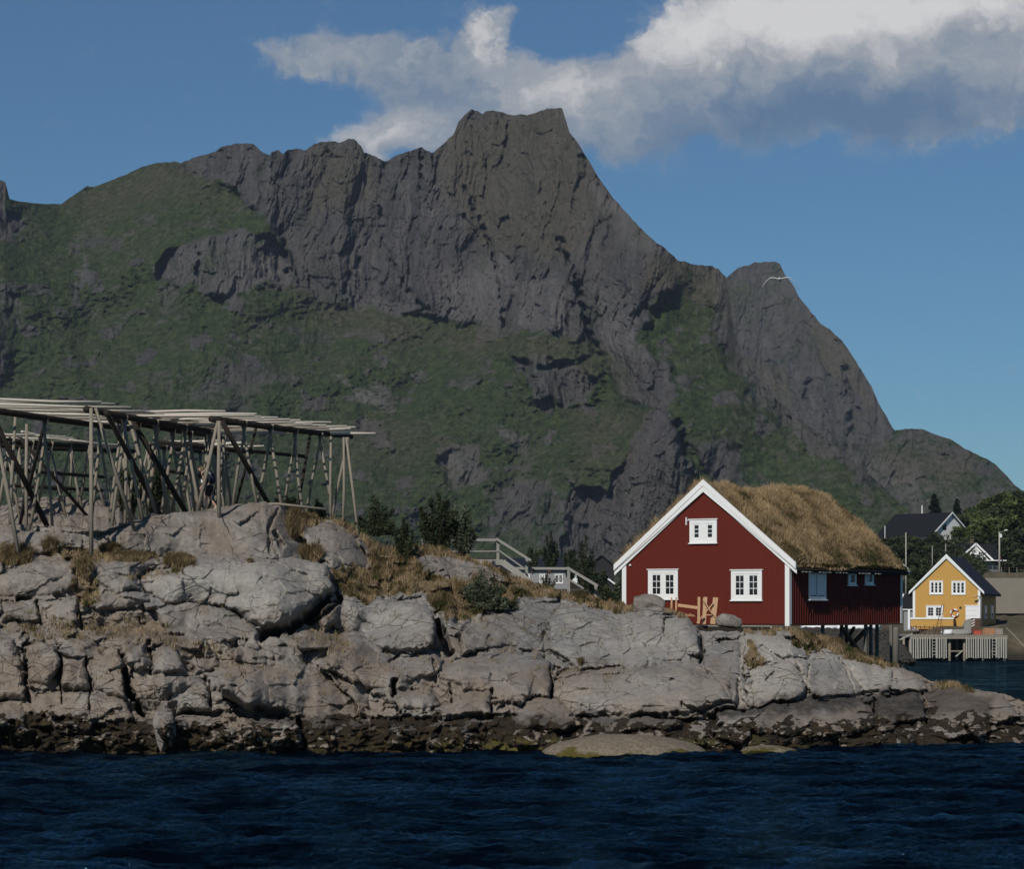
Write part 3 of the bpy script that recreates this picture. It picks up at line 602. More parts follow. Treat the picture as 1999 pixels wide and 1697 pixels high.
m = NT('granite'); P = m.pos()
n = m.noise(.9, P, 8, .62); nf = m.noise(6., P, 10, .68); nl = m.noise(.28, P, 5, .6); sp = m.noise(2.6, P, 8, .72)
base = m.ramp(m.math('ADD', m.math('MULTIPLY', n, .55), m.math('MULTIPLY', nf, .45)), [(.28, (.100, .086, .072)), (.44, (.168, .146, .125)), (.56, (.225, .199, .170)), (.75, (.32, .29, .25))])
base = m.mix(m.attr('warm'), base, m.mix(nf, (.118, .090, .066), (.255, .205, .158)))
base = m.mix(m.math('MULTIPLY', m.attr('cool'), .75), base, m.mix(m.n('ShaderNodeMapRange', {0: sp, 1: .35, 2: .65}).outputs[0], (.115, .112, .106), (.27, .262, .245)))
lich = m.n('ShaderNodeMapRange', {0: sp, 1: .57, 2: .66}).outputs[0]
base = m.mix(m.math('MULTIPLY', m.attr('pale'), .75), base, m.mix(m.n('ShaderNodeMapRange', {0: nf, 1: .3, 2: .6}).outputs[0], (.21, .193, .168), (.38, .352, .305)))
base = m.mix(m.math('MULTIPLY', lich, .4), base, (.29, .28, .26))
dkl = m.n('ShaderNodeMapRange', {0: m.noise(1.6, m.mapv(P, (1, 1, .35)), 8, .75), 1: .56, 2: .70}).outputs[0]
base = m.mix(m.math('MULTIPLY', dkl, .5), base, (.062, .056, .05))
# hairline joints
vw = m.vec('ADD', P, m.vec('MULTIPLY', m.n('ShaderNodeTexNoise', {'Vector': P, 'Scale': .8, 'Detail': 3.}).outputs['Color'], (.5, .5, .5)))
vj = m.n('ShaderNodeTexVoronoi', {'Vector': m.mapv(vw, (.42, .6, .95), (0, R(8), 0)), 'Scale': 1.}, feature='DISTANCE_TO_EDGE').outputs[0]
cr = m.n('ShaderNodeMapRange', {0: vj, 1: 0., 2: .016, 3: 1., 4: 0.}).outputs[0]
cr = m.math('MULTIPLY', cr, m.n('ShaderNodeMapRange', {0: m.noise(.55, P, 2), 1: .47, 2: .56}).outputs[0])
vj2 = m.n('ShaderNodeTexVoronoi', {'Vector': m.mapv(vw, (1.3, 1.6, 2.3), (0, R(-12), 0)), 'Scale': 1.}, feature='DISTANCE_TO_EDGE').outputs[0]
cr2 = m.math('MULTIPLY', m.n('ShaderNodeMapRange', {0: vj2, 1: 0., 2: .025, 3: 1., 4: 0.}).outputs[0], m.math('GREATER_THAN', nl, .56))
soil = m.ramp(nf, [(.3, (.07, .05, .028)), (.5, (.14, .10, .058)), (.75, (.24, .185, .11))])
gm = m.n('ShaderNodeMapRange', {0: m.math('ADD', m.attr('turf'), m.math('MULTIPLY_ADD', nf, .9, -.45)), 1: .35, 2: .62}).outputs[0]
c = m.mix(gm, base, soil)
st = m.math('MULTIPLY', m.attr('stain'), m.n('ShaderNodeMapRange', {0: n, 1: .3, 2: .62, 3: 1., 4: .75}).outputs[0])
c = m.mix(st, c, m.mix(m.n('ShaderNodeMapRange', {0: sp, 1: .35, 2: .68}).outputs[0], (.008, .008, .008), (.060, .052, .042)))
wd = m.ramp(m.noise(3.2, P, 8, .72), [(.3, (.008, .006, .004)), (.5, (.022, .015, .007)), (.62, (.042, .028, .010)), (.8, (.085, .065, .025))])
wf = m.n('ShaderNodeMapRange', {0: m.math('ADD', m.attr('weed'), m.math('MULTIPLY_ADD', m.noise(1.8, P, 8, .7), 1.5, -.75)), 1: .38, 2: .52}).outputs[0]
c = m.mix(wf, c, wd)
c = m.mix(m.math('MULTIPLY', m.attr('algae'), .9), c, m.mix(nf, (.05, .05, .01), (.20, .17, .035)))
c = m.mix(m.math('MULTIPLY', m.math('MAXIMUM', cr, cr2), .35), c, (.05, .045, .04))
hgt = m.math('SUBTRACT', m.math('ADD', m.math('MULTIPLY', nf, .5), m.math('MULTIPLY', n, 1.)), m.math('ADD', m.math('MULTIPLY', cr, 1.3), m.math('MULTIPLY', cr2, .7)))
b = m.bump(hgt, 1., .05)
b = m.bump(m.noise(22., P, 6, .65), .45, .012, b)
MT['granite'] = m.out(c, .88, b, .25)
m2_ = m; m = NT('pale_rock'); P = m.pos(); nf = m.noise(9., P, 9, .75); n = m.noise(1.1, P, 6, .65); zz = m.n('ShaderNodeSeparateXYZ', {0: P}).outputs[2]
c = m.mix(m.n('ShaderNodeMapRange', {0: nf, 1: .32, 2: .66}).outputs[0], (.085, .068, .045), (.25, .21, .155)); c = m.mix(m.n('ShaderNodeMapRange', {0: m.math('ADD', zz, m.math('MULTIPLY_ADD', n, 1.1, -.55)), 1: .24, 2: .10}).outputs[0], c, m.mix(nf, (.012, .010, .004), (.14, .115, .02)))
MT['pale_rock'] = m.out(c, .9, m.bump(m.math('ADD', nf, m.math('MULTIPLY', n, 2.)), .9, .06), .2)
ground = grid_mesh('rocky_headland', V, MT['granite'], attrs={'turf': Gb, 'pale': pad(palem), 'weed': seaL, 'stain': pad(stain), 'warm': np.clip(warmb, 0, 1)*.75, 'cool': pad(cool)*np.concatenate([np.ones((8+NRH, 1)), np.zeros((NB, 1))], 0), 'algae': pad(green)})
ground['kind'] = 'structure'
_me = ground.data; _co = np.empty(len(_me.vertices)*3, np.float32); _me.vertices.foreach_get('co', _co); _co = _co.reshape(-1, 3)
_st = V.reshape(-1, 3)
# coarse BVH for putting things on the ground
Vc = V[::2, ::2]; nr_, nc_ = Vc.shape[:2]; ii = np.arange(nr_*nc_).reshape(nr_, nc_)
bvh = BVHTree.FromPolygons(Vc.reshape(-1, 3).tolist(), np.stack([ii[:-1, :-1], ii[:-1, 1:], ii[1:, 1:], ii[1:, :-1]], -1).reshape(-1, 4).tolist())
def gz(x, y, d=0.):
    h = bvh.ray_cast(Vector((x, y, 40)), Vector((0, 0, -1)))
    return h[0].z if h[0] else d
def hit(px, py):
    """first point of the headland along the line of sight through a pixel"""
    h = bvh.ray_cast(Vector((0, 0, H)), (W(px, py, 100)-Vector((0, 0, H))).normalized())
    return h[0]

# ---------------------------------------------------------------- the sea -----
m = NT('sea_water'); P = m.pos()
nA = m.noise(.8, m.mapv(P, (.4, 1.2, 1)), 5, .6); nB = m.noise(4.5, m.mapv(P, (.30, 1.1, 1)), 6, .7); nC = m.noise(.05, P, 3, .5)
b = m.bump(nA, 1., .75); b = m.bump(nB, 1., .30, b)
deep = m.mix(nC, (.0002, .0012, .0032), (.0005, .003, .008))
fr = m.n('ShaderNodeFresnel', {'IOR': 1.33, 'Normal': b}).outputs[0]
gust = m.n('ShaderNodeMapRange', {0: m.math('ADD', m.math('MULTIPLY', m.noise(1.1, m.mapv(P, (.45, .8, 1)), 5, .6), .65), m.math('MULTIPLY', m.noise(.25, m.mapv(P, (.5, .9, 1)), 4, .6), .35)), 1: .42, 2: .60, 3: .08, 4: 2.5}).outputs[0]
fac = m.math('MULTIPLY', m.math('MULTIPLY', fr, .74), m.math('MULTIPLY', gust, m.math('MULTIPLY_ADD', nC, 1.6, .1)), clamp=True)
df = m.n('ShaderNodeBsdfDiffuse', {'Color': deep, 'Normal': b}); gl_ = m.n('ShaderNodeBsdfGlossy', {'Color': (.38, .80, .95, 1), 'Roughness': .07, 'Normal': b})
mx_ = m.n('ShaderNodeMixShader', {0: fac, 1: df.outputs[0], 2: gl_.outputs[0]}); m.n('ShaderNodeOutputMaterial', {'Surface': mx_.outputs[0]}); MT['sea'] = m.m
def sea(x0, x1, y0, y1, nx, ny):
    x = np.linspace(x0, x1, nx); y = np.linspace(y0, y1, ny); X, Y = np.meshgrid(x, y)
    Z = .12*fbm(X/3.+Y/9, Y/1.6, 500, 3)+.08*ridged(X/1.2+Y/5, Y/.6, 510, 3)+.02*fbm(X/.3, Y/.16, 520, 2)
    e = sstep(0, 3, np.minimum(np.minimum(X-x0, x1-X), np.minimum(Y-y0, y1-Y)))
    return np.stack([X, Y, Z*e], -1)
# near sheet with real waves and flat sheets round it, butted edge to edge, one mesh
Vn = sea(-24, 26, 46, 99, 620, 900)
o = grid_mesh('sea', Vn, MT['sea']); o['kind'] = 'structure'
mb = MB()
for x0, x1, y0, y1 in ((-4000, 4000, -300, 46), (-4000, -24, 46, 99), (26, 4000, 46, 99), (-4000, 4000, 99, 1500)):
    mb.add([(x0, y0, 0), (x1, y0, 0), (x1, y1, 0), (x0, y1, 0)], [(0, 1, 2, 3)])
o2 = mb.build('sea', MT['sea']); o2['kind'] = 'structure'

# -------------------------------------------------- the land across the water --
def hland(x, y):
    a = x/np.maximum(y, 1); r = sstep(.115, .165, a)
    lo = -2+9.1*sstep(270, 296, y)-2.3*sstep(400, 900, y)
    w_ = sstep(.172, .178, a)
    hi = -1.5+4.7*sstep(256, 263, y)+.9*sstep(275, 296, y)
    up = 5.0*(w_*sstep(301.2, 301.8, y)+(1-w_)*sstep(296, 345, y))
    hi = hi+up+6*sstep(345, 440, y)*(1-sstep(.168, .19, a))+ 13*sstep(425, 520, y)*sstep(.165, .19, a)
    return lo*(1-r)+hi*r
x = np.concatenate([np.linspace(-700, 20, 80), np.linspace(21, 130, 240), np.linspace(132, 900, 60)])
y = np.concatenate([np.linspace(250, 310, 220), np.linspace(311, 560, 160), np.linspace(565, 1500, 60)])
X, Y = np.meshgrid(x, y); Z = hland(X, Y); Z = Z+.25*fbm(X/4, Y/4, 530, 4)*sstep(-.5, 1., Z)+1.2*fbm(X/40, Y/40, 535, 3)*sstep(420, 520, Y)
m = NT('far_ground'); P = m.pos(); n = m.noise(.5, P, 8, .65); nf = m.noise(3, P, 6, .7)
sz = m.n('ShaderNodeSeparateXYZ', {0: P}).outputs[2]
c = m.ramp(m.math('ADD', m.math('MULTIPLY', n, .6), m.math('MULTIPLY', nf, .4)), [(.3, (.04, .038, .024)), (.5, (.085, .072, .048)), (.7, (.14, .115, .08))])
c = m.mix(m.n('ShaderNodeMapRange', {0: sz, 1: 1.2, 2: .4}).outputs[0], c, (.03, .027, .022))
MT['far_ground'] = m.out(c, .95, m.bump(n, .8, .3), .1)
fg = grid_mesh('shore_ground', np.stack([X, Y, Z], -1), MT['far_ground']); fg['kind'] = 'structure'
# ------------------------------------------------------------------ houses ----
class Frame:
    """a building's local frame: x along its gable, y back along its ridge"""
    def __init__(s, px_right, D_right, yaw, half, zb):
        s.c, s.s = math.cos(yaw), math.sin(yaw); s.yaw = yaw; s.half = half; s.zb = zb
        xr = (px_right-CX)/F*D_right
        s.ox, s.oy = xr-half*s.c, D_right+half*s.s
    def loc(s): return (s.ox, s.oy, s.zb)
    def front(s, px, py, ly=0.):
        k = (px-CX)/F; bx, by = s.ox+ly*s.s, s.oy+ly*s.c
        lx = (by*k-bx)/(s.c+s.s*k); D = by-s.s*lx
        return lx, H+(YH-py)/F*D-s.zb
    def side(s, px, py, lx=None):
        lx = s.half if lx is None else lx
        k = (px-CX)/F; bx, by = s.ox+s.c*lx, s.oy-s.s*lx
        ly = (by*k-bx)/(s.s-s.c*k); D = by+s.c*ly
        return ly, H+(YH-py)/F*D-s.zb
    def world(s, lx, ly, lz=0): return Vector((s.ox+lx*s.c+ly*s.s, s.oy-lx*s.s+ly*s.c, s.zb+lz))

def window_part(parent, x0, x1, z0, z1, y, cols, rows, mat='white_paint', pane='dark_glass', side=False, xs=0., sashes=2, fr=.09, cap=True, sf=.07, name='window', mid=.06):
    """casement window on the front wall (y = wall plane) or the right side wall (x = xs, x0..x1 run along y)"""
    def bx(mb, a0, a1, d0, d1, b0, b1):
        if side: mb.box(xs-d1, xs-d0, a0, a1, b0, b1)
        else: mb.box(a0, a1, y+d0, y+d1, b0, b1)
    f = MB()
    bx(f, x0, x0+fr, -.045, .02, z0, z1); bx(f, x1-fr, x1, -.045, .02, z0, z1)
    bx(f, x0+fr, x1-fr, -.043, .02, z1-fr, z1); bx(f, x0+fr, x1-fr, -.043, .02, z0, z0+fr)
    ix0, ix1, iz0, iz1 = x0+fr, x1-fr, z0+fr, z1-fr
    if sashes > 2: mid = .03
    wdt = (ix1-ix0-2*mid*(sashes-1))/sashes
    for q in range(1, sashes): bx(f, ix0+q*wdt+(2*q-2)*mid, ix0+q*wdt+2*q*mid, -.038, .02, iz0, iz1)
    o = f.build(name, MT[mat], parent)
    for q in range(sashes):
        a = ix0+q*(wdt+2*mid); s = MB()
        bx(s, a, a+sf, -.028, .02, iz0, iz1); bx(s, a+wdt-sf, a+wdt, -.028, .02, iz0, iz1)
        bx(s, a+sf, a+wdt-sf, -.026, .02, iz0, iz0+sf); bx(s, a+sf, a+wdt-sf, -.026, .02, iz1-sf, iz1)
        g0, g1, h0, h1 = a+sf, a+wdt-sf, iz0+sf, iz1-sf; t = .0125
        for c_ in range(1, cols): xx = g0+(g1-g0)*c_/cols; bx(s, xx-t, xx+t, -.022, .02, h0, h1)
        for r_ in range(1, rows): zz_ = h0+(h1-h0)*r_/rows; bx(s, g0, g1, -.020, .02, zz_-t, zz_+t)
        sa = s.build('sash', MT[mat], o); p = MB(); bx(p, g0-.01, g1+.01, -.015, .012, h0-.01, h1+.01); p.build('pane', MT[pane], o)
    if cap:
        s = MB(); bx(s, x0-.05, x1+.05, -.075, .02, z1+.002, z1+.04); s.build('drip_cap', MT[mat], o)
        s = MB(); bx(s, x0-.04, x1+.04, -.09, .02, z0-.045, z0-.002); s.build('sill', MT[mat], o)
    return o

def boards_front(mb, half, eave, rise, y, step, w_, t, z0=0., prot=0.):
    n = int(2*half/step)
    for i in range(n+1):
        x = -half+.04+i*step
        if x+w_ > half: break
        top = eave+rise*(1-abs(x+w_/2)/half)-.03
        mb.box(x, x+w_, y-t, y, z0, top)

# ---- the red boathouse with the turf roof ------------------------------------
RF = Frame(1540.5, 106.0, R(32.8), 3.83, 4.24)
RL, RE, RR_ = 10.7, 2.40, 3.12
red = empty('red_house', RF.loc(), -RF.yaw, 'red boathouse with white trim and a thick dry grass turf roof', 'house')
def house_walls(parent, half, L, eave, rise, mat, z0=0., name='wall', step=None, sstep_=None, wB=.03, tB=.01, sB=.035, tS=.022):
    mb = MB()
    mb.prism([(-half, z0), (half, z0), (half, eave), (0, eave+rise), (-half, eave)], 0, L)
    if step: boards_front(mb, half, eave, rise, .001, step, wB, tB, z0)
    if sstep_:
        y = .12
        while y < L-.1:
            mb.box(half-.001, half+tS, y, y+sB, z0, eave-.02); y += sstep_
    return mb.build(name, mat, parent)
house_walls(red, 3.83, RL, RE, RR_, MT['red_paint'], -.0, 'wall', .13, .215)
# corner boards, barge boards
for sx_ in (-1, 1):
    MB().box(sx_*3.83-(.17 if sx_ > 0 else .03), sx_*3.83+(.03 if sx_ > 0 else .17), -.035, .0, -.08 if sx_ > 0 else -.3, RE+.10).build('corner_board', MT['white_paint'], red)
MB().box(3.83, 3.86, -.033, .17, -.08, RE-.06).build('corner_board', MT['white_paint'], red)
MB().box(3.83, 3.86, RL-.14, RL+.03, -.02, RE-.1).build('corner_board', MT['white_paint'], red)
def barge(parent, half, eave, rise, y0, y1, over, wv, wv2, mat, off=.06, cut=True):
    """two lapped boards along each rake"""
    sl = rise/half
    for sg in (-1, 1):
        xe = half+over
        def zz(x): return eave+rise-sl*abs(x)
        m1 = MB(); m1.prism([(0, eave+rise+off), (sg*xe, zz(xe)+off), (sg*xe, zz(xe)+off-wv), (0, eave+rise+off-wv)][::sg], y0-.028, y1)
        a = m1.build('barge_board', mat, parent)
        m2 = MB(); m2.prism([(0, eave+rise+off-wv*.52), (sg*(xe-.005), zz(xe)+off-wv*.52), (sg*(xe-.005), zz(xe)+off-wv-.0), (0, eave+rise+off-wv2)][::sg], y0, y1+.02)
        m2.build('barge_trim', mat, a)
barge(red, 3.83, RE, RR_, -.12, -.07, .36, .25, .50, MT['white_paint'], .34)
for sg in (-1, 1):
    MB().prism([(0, RE+RR_+.10), (sg*4.2, RE-.245), (sg*4.2, RE-.40), (0, RE+RR_-.13)][::sg], -.075, -.04).build('rake_board', MT['white_paint'], red)
barge(red, 3.83, RE, RR_, RL+.12, RL+.17, .30, .22, .42, MT['white_paint'], .16)
# roof slab + turf with an uneven top
slope = RR_/3.83
mb = MB(); mb.prism([(0, RE+RR_+.02), (4.02, RE+.02-.19*slope), (4.02, RE+.12-.19*slope), (0, RE+RR_+.12), (-4.16, RE+.12-.33*slope), (-4.16, RE+.02-.33*slope)], -.04, RL+.1)
roof = mb.build('roof', MT['dark_wood'], red)
nu, nv = 150, 190
U = np.linspace(-4.2, 4.06, nu); Vv = np.linspace(-.03, RL+.08, nv); UU, VV = np.meshgrid(U, Vv)
edge = np.minimum(np.minimum(VV+.03, RL+.08-VV)*1.2, (np.where(UU > 0, 4.06, 4.2)-np.abs(UU))*1.3)
topz = RE+RR_-slope*np.sqrt(UU**2+.12)+.12+.20*sstep(0, .3, edge)+.11*fbm(UU/1.4, VV/1.4, 600, 4)*sstep(0, .5, edge)+.05*fbm(UU/.25, VV/.25, 610, 3)-.14*np.exp(-((VV-3.6)/1.1)**2)+.16*np.exp(-((VV-7.6)/2)**2)-.05*sstep(8.6, 10.7, VV)
m = NT('turf'); P = m.obj(); n = m.noise(2.5, P, 8, .65); nf = m.noise(16, P, 6, .7)
c = m.ramp(m.math('ADD', m.math('MULTIPLY', n, .6), m.math('MULTIPLY', nf, .4)), [(.3, (.04, .038, .018)), (.5, (.10, .075, .04)), (.7, (.22, .16, .09))])
MT['turf'] = m.out(c, .95, m.bump(nf, 1., .06), .1)
tf = grid_mesh('turf', np.stack([UU, VV, topz], -1), MT['turf']); tf.parent = red
MB().box(4.02, 4.06, -.06, RL+.08, RE-.34, RE-.08).build('eave_board', MT['dark_wood'], red)
MB().tube([(4.10, -.02, RE-.20), (4.10, RL+.05, RE-.23)], .055, 8).build('gutter', MT['dark_wood'], red)
for i in range(24):
    y = .55+i*.31
    if i in (3, 4, 9, 14, 15, 16, 21): continue
    MB().box(4.07, 4.17, y, y+random.uniform(.1, .26), RE-.33, RE-.29).build('eave_clip', MT['bleached'], red)

# blades of dry grass on the turf
def blade_material(name, lo, hi, green=(.05, .06, .02)):
    m = NT(name); t = m.attr('tone')
    c = m.ramp(t, [(0, green), (.22, lo), (.65, hi), (1, tuple(min(1, v*1.35) for v in hi))])
    d = m.n('ShaderNodeBsdfDiffuse', {'Color': c}); tr = m.n('ShaderNodeBsdfTranslucent', {'Color': c})
    mx = m.n('ShaderNodeMixShader', {0: .3, 1: d.outputs[0], 2: tr.outputs[0]})
    m.n('ShaderNodeOutputMaterial', {'Surface': mx.outputs[0]}); MT[name] = m.m; return m.m
blade_material('straw', (.115, .082, .040), (.36, .265, .150)); blade_material('rock_grass', (.095, .070, .032), (.32, .24, .135)); blade_material('sedge', (.05, .05, .02), (.22, .16, .07), (.025, .035, .012))
def blades(name, P, hgt, wid, lean, mat, parent=None, tone=None, wind=(.25, .1)):
    n = len(P); P = np.asarray(P); h = hgt*RNG.uniform(.55, 1.25, n); a = RNG.uniform(0, 2*np.pi, n)
    ld = np.stack([np.cos(a), np.sin(a)], 1)*(lean*RNG.uniform(.2, 1., n)*h)[:, None]+np.array(wind)*h[:, None]*RNG.uniform(.3, 1.1, (n, 1))
    # blade faces mostly turned to the open side
    b = a+1.57; w_ = np.stack([np.cos(b), np.sin(b)*.5], 1)*(wid*RNG.uniform(.7, 1.3, n))[:, None]
    v0 = P.copy(); v0[:, :2] -= w_/2; v1 = P.copy(); v1[:, :2] += w_/2
    v2 = P.copy(); v2[:, :2] += w_*.38+ld*.4; v2[:, 2] += h*.6; v3 = P.copy(); v3[:, :2] += -w_*.38+ld*.4; v3[:, 2] += h*.6
    v4 = P.copy(); v4[:, :2] += ld; v4[:, 2] += h*np.sqrt(np.maximum(.2, 1-.5*lean*lean))
    V_ = np.stack([v0, v1, v2, v3, v4], 1).reshape(-1, 3); i = np.arange(n)[:, None]*5
    Fq = np.concatenate([i+0, i+1, i+2, i+3], 1); Ft = np.concatenate([i+3, i+2, i+4, i+4], 1)
    me_v = V_; tone = RNG.uniform(.1, 1, n) if tone is None else np.clip(tone+RNG.normal(0, .16, n), 0, 1)
    tn_ = np.repeat(tone, 5)
    tri = np.concatenate([Fq[:, [0, 1, 2]], Fq[:, [0, 2, 3]], Ft[:, :3]], 0)
    return raw_mesh(name, me_v, tri, mat, parent, False, tn_)
n = 130000
u = RNG.uniform(-4.22, 4.08, n); u = np.where(RNG.random(n) < .45, np.abs(u), u); v = RNG.uniform(-.02, RL+.08, n)
fi = (u+4.2)/8.26*(nu-1); fj = (v+.03)/(RL+.11)*(nv-1)
zt = topz[np.clip(fj.astype(int), 0, nv-1), np.clip(fi.astype(int), 0, nu-1)]
patch = fbm(u/1.1, v/1.1, 620, 4); cl = fbm(u/.32, v/.32, 630, 3)
keep = RNG.random(n) < np.clip(.7+.9*cl, .15, 1); u, v, zt, patch, cl = u[keep], v[keep], zt[keep], patch[keep], cl[keep]
low_ = sstep(2.9, 4.1, np.abs(u))
hg = (1-.4*low_)*(.20+.15*np.clip(patch+cl*.6, -.6, 1.2)+.05*(1-low_)+.30*(u < -.25)*(v < 2.2)*sstep(-.3, .3, fbm(u/.5, v/.5, 645, 2)))
tone = .56+.45*patch+.16*cl-.42*low_*sstep(-.2, .4, fbm(v/1.6, u, 640, 3))+.18*(np.abs(u) < .5)
blades('grass', np.stack([u, v, zt-.02], 1), hg, .019, .55, MT['straw'], red, tone, (.10, .03))['kind'] = 'stuff'
# longer grass standing up along the left rake and eave
n = 12000; u = RNG.uniform(-4.3, -.3, n); v = RNG.uniform(.0, 1.8, n)**1.2
zt = np.interp(-u, [0, .35, 4.3], [RE+RR_+.2, RE+RR_-.35*slope+.28, RE+RR_-4.3*slope+.22])
tf_ = fbm(u/.55, v/.8, 660, 3); kp = RNG.random(n) < np.clip(.5+1.6*tf_, .05, 1)
blades('grass', np.stack([u, v, zt-.1], 1)[kp], (.46+.30*tf_)[kp], .020, .55, MT['straw'], red, (.62+.4*tf_)[kp], (-.30, .0))['kind'] = 'stuff'
# moss hanging over the eave
n = 7000; v = RNG.uniform(0, RL, n); q = np.stack([RNG.uniform(3.95, 4.10, n), v, RE-.08+RNG.uniform(-.06, .08, n)], 1)
blades('moss', q, .10, .03, 1.2, MT['sedge'], red, .3+.3*fbm(v/.8, v*0, 650, 2), (.4, 0))['kind'] = 'stuff'
# windows
def fw(fr, x0, x1, y0, y1, ly=0.):
    a, zt_ = fr.front(x0, y0, ly); b, _ = fr.front(x1, y1, ly); z0 = (fr.front(x0, y1, ly)[1]+fr.front(x1, y1, ly)[1])/2; z1 = (zt_+fr.front(x1, y0, ly)[1])/2
    return a, b, z0, z1
a = fw(RF, 1266, 1324, 1113, 1170); window_part(red, *a[:2], a[2], a[3], 0, 2, 3, fr=.14)
a = fw(RF, 1428, 1488, 1114, 1172); window_part(red, *a[:2], a[2], a[3], 0, 2, 3, fr=.14)
a = fw(RF, 1347, 1400, 1015, 1060); window_part(red, *a[:2], a[2], a[3], 0, 1, 3, fr=.15, mid=.14)
lx, lz = RF.front(1341, 1018); MB().box(lx-.02, lx+.02, -.08, 0, lz-.16, lz+.16).box(lx+.02, lx+.3, -.05, -.02, lz+.02, lz+.05).build('storm_hook', MT['white_paint'], red)
lx, lz = RF.front(1231, 1104); MB().tube([(lx, -.07, lz), (lx, .0, lz)], .045, 10).build('lamp', MT['white_paint'], red)
def sw(fr, x0, x1, y0, y1):
    a, zt_ = fr.side(x0, y0); b, zb_ = fr.side(x1, y1); return a, b, zb_, zt_
def side_window(frm, parent, x0, x1, y0, y1, xs, **kw):
    a, b, z0, z1 = sw(frm, x0, x1, y0, y1)
    # mirrored helper: side windows face +x
    class S: pass
    f = MB(); fr_ = kw.get('fr', .1); d = .055
    f.box(xs, xs+d, a, a+fr_, z0, z1).box(xs, xs+d, b-fr_, b, z0, z1).box(xs, xs+d-.002, a+fr_, b-fr_, z0, z0+fr_).box(xs, xs+d-.002, a+fr_, b-fr_, z1-fr_, z1)
    if kw.get('mull', 0): mm = (a+b)/2; f.box(xs, xs+d-.01, mm-.05, mm+.05, z0+fr_, z1-fr_)
    o = f.build('window', MT['white_paint'], parent)
    MB().box(xs-.02, xs+.02, a+fr_*.6, b-fr_*.6, z0+fr_*.6, z1-fr_*.6).build('pane', MT[kw.get('pane', 'grey_glass')], o)
    if kw.get('curt'):
        c_ = MB(); w2 = (b-a-2*fr_)
        for p0, p1 in kw['curt']: c_.box(xs+.0205, xs+.026, a+fr_+w2*p0, a+fr_+w2*p1, z0+fr_+.04, z1-fr_-.02)
        c_.build('curtain', MT['curtain'], o)
    MB().box(xs, xs+.13, a-.06, b+.06, z1+.002, z1+.035).build('drip_cap', MT['white_paint'], o)
    MB().box(xs, xs+.11, a-.05, b+.05, z0-.045, z0-.002).build('sill', MT['white_paint'], o)
side_window(RF, red, 1577, 1610, 1114, 1171, 3.85, fr=.13, mull=1, curt=[(0, .42), (.56, 1)])
side_window(RF, red, 1654, 1669, 1117, 1143, 3.85, fr=.12, curt=[(0, .3)])
side_window(RF, red, 1687, 1703, 1115, 1142, 3.85, fr=.12, curt=[(.25, .5)])
# stilts, floor beam and braces
MB().box(-3.8, 3.86, .04, RL, -.07, -.012).build('floor_beam', MT['brown_wood'], red)
def stilt(px, pyb, lx, w_=.12, lean=0, mat='stilt'):
    ly, _ = RF.side(px, 1220, lx); q = RF.world(lx, ly)
    g_ = min(H+(YH-pyb)/F*q.y, 3.9)
    MB().bar((lx+lean, ly, g_-RF.zb-.3), (lx, ly, -.07), w_).build('stilt', MT[mat], red)
    return ly, g_-RF.zb
for px, py, lx in ((1606, 1250, 3.6), (1643, 1262, 3.4), (1690, 1276, 3.7), (1700, 1290, 1.), (1652, 1270, 1.0), (1712, 1290, 3.0), (1740, 1285, 0)): stilt(px, py, lx)
MB().bar((3.5, 5.5, -.2), (3.2, 8.6, -1.7), .14).build('brace', MT['brown_wood'], red)
MB().bar((3.3, 8.4, -.2), (3.3, 5.6, -1.5), .14).build('brace', MT['brown_wood'], red)
MB().bar((2.0, 9.8, -.2), (2.6, 6.6, -1.6), .12).build('brace', MT['brown_wood'], red)
# free-standing mooring post right of the house
q = W(1748, 1225, 109.5); g_ = H+(YH-1292)/F*109.5
o = MB().tube([(0, 0, -.8), (.02, 0, q.z-g_-.1), (.02, 0, q.z-g_+.0)], [.14, .13, .11], 10).build('mooring_post', MT['stilt'], None, (q.x, q.y, g_))
tag(o, 'thick grey mooring post standing right of the red house', 'post')
# timber platform in front of the gable and clutter
a = RF.front(1358, 1222, -.75); b = RF.front(1545, 1222, -.75)
pf = empty('timber_platform', RF.world(0, 0), -RF.yaw, 'low weathered timber platform along the red gable', 'platform')
MB().box(a[0], 3.6, -1.0, -.06, -.16, -.06).build('deck', MT['weathered'], pf)
MB().box(a[0]+.0, 3.5, -1.03, -1.003, -.34, -.10).build('front_beam', MT['dark_wood'], pf)
for k in range(5): x_ = a[0]+.3+k*1.0; MB().bar((x_, -.9, -.9), (x_, -.9, -.16), .14).build('leg', MT['dark_wood'], pf)
def place(px, py, D): return W(px, py, D)
# unpainted fence posts and a sawhorse-like frame
Df = 105.9
fn = empty('wooden_fence', W(1345, 1213, Df), 0, 'unfinished raw timber fence with rough posts before the red wall', 'fence')
fo = Vector(fn.location)
def L_(px, py, D): return W(px, py, D)-fo
for px in (1310.5, 1319.5):
    MB().bar(L_(px, 1206, Df+1.2), L_(px+.6, 1167, Df+1.2), .07, .05).build('post', MT['raw_wood'], fn)
MB().bar(L_(1324, 1182, Df+1.05), L_(1366, 1187.5, Df+.05), .12, .04, up=(0, 1, 0)).build('rail', MT['raw_wood'], fn)
mb = MB()
for k in range(15): mb.bar(L_(1322+k*2.7, 1204, Df+.7), L_(1322+k*2.7, 1198+(k % 3), Df+.7), .03, .02)
mb.build('picket', MT['raw_wood'], fn)
sh = empty('trestle_frame', W(1385, 1219, 105.0), 0, 'crossed raw timber frame standing on the platform', 'frame'); fo = Vector(sh.location)
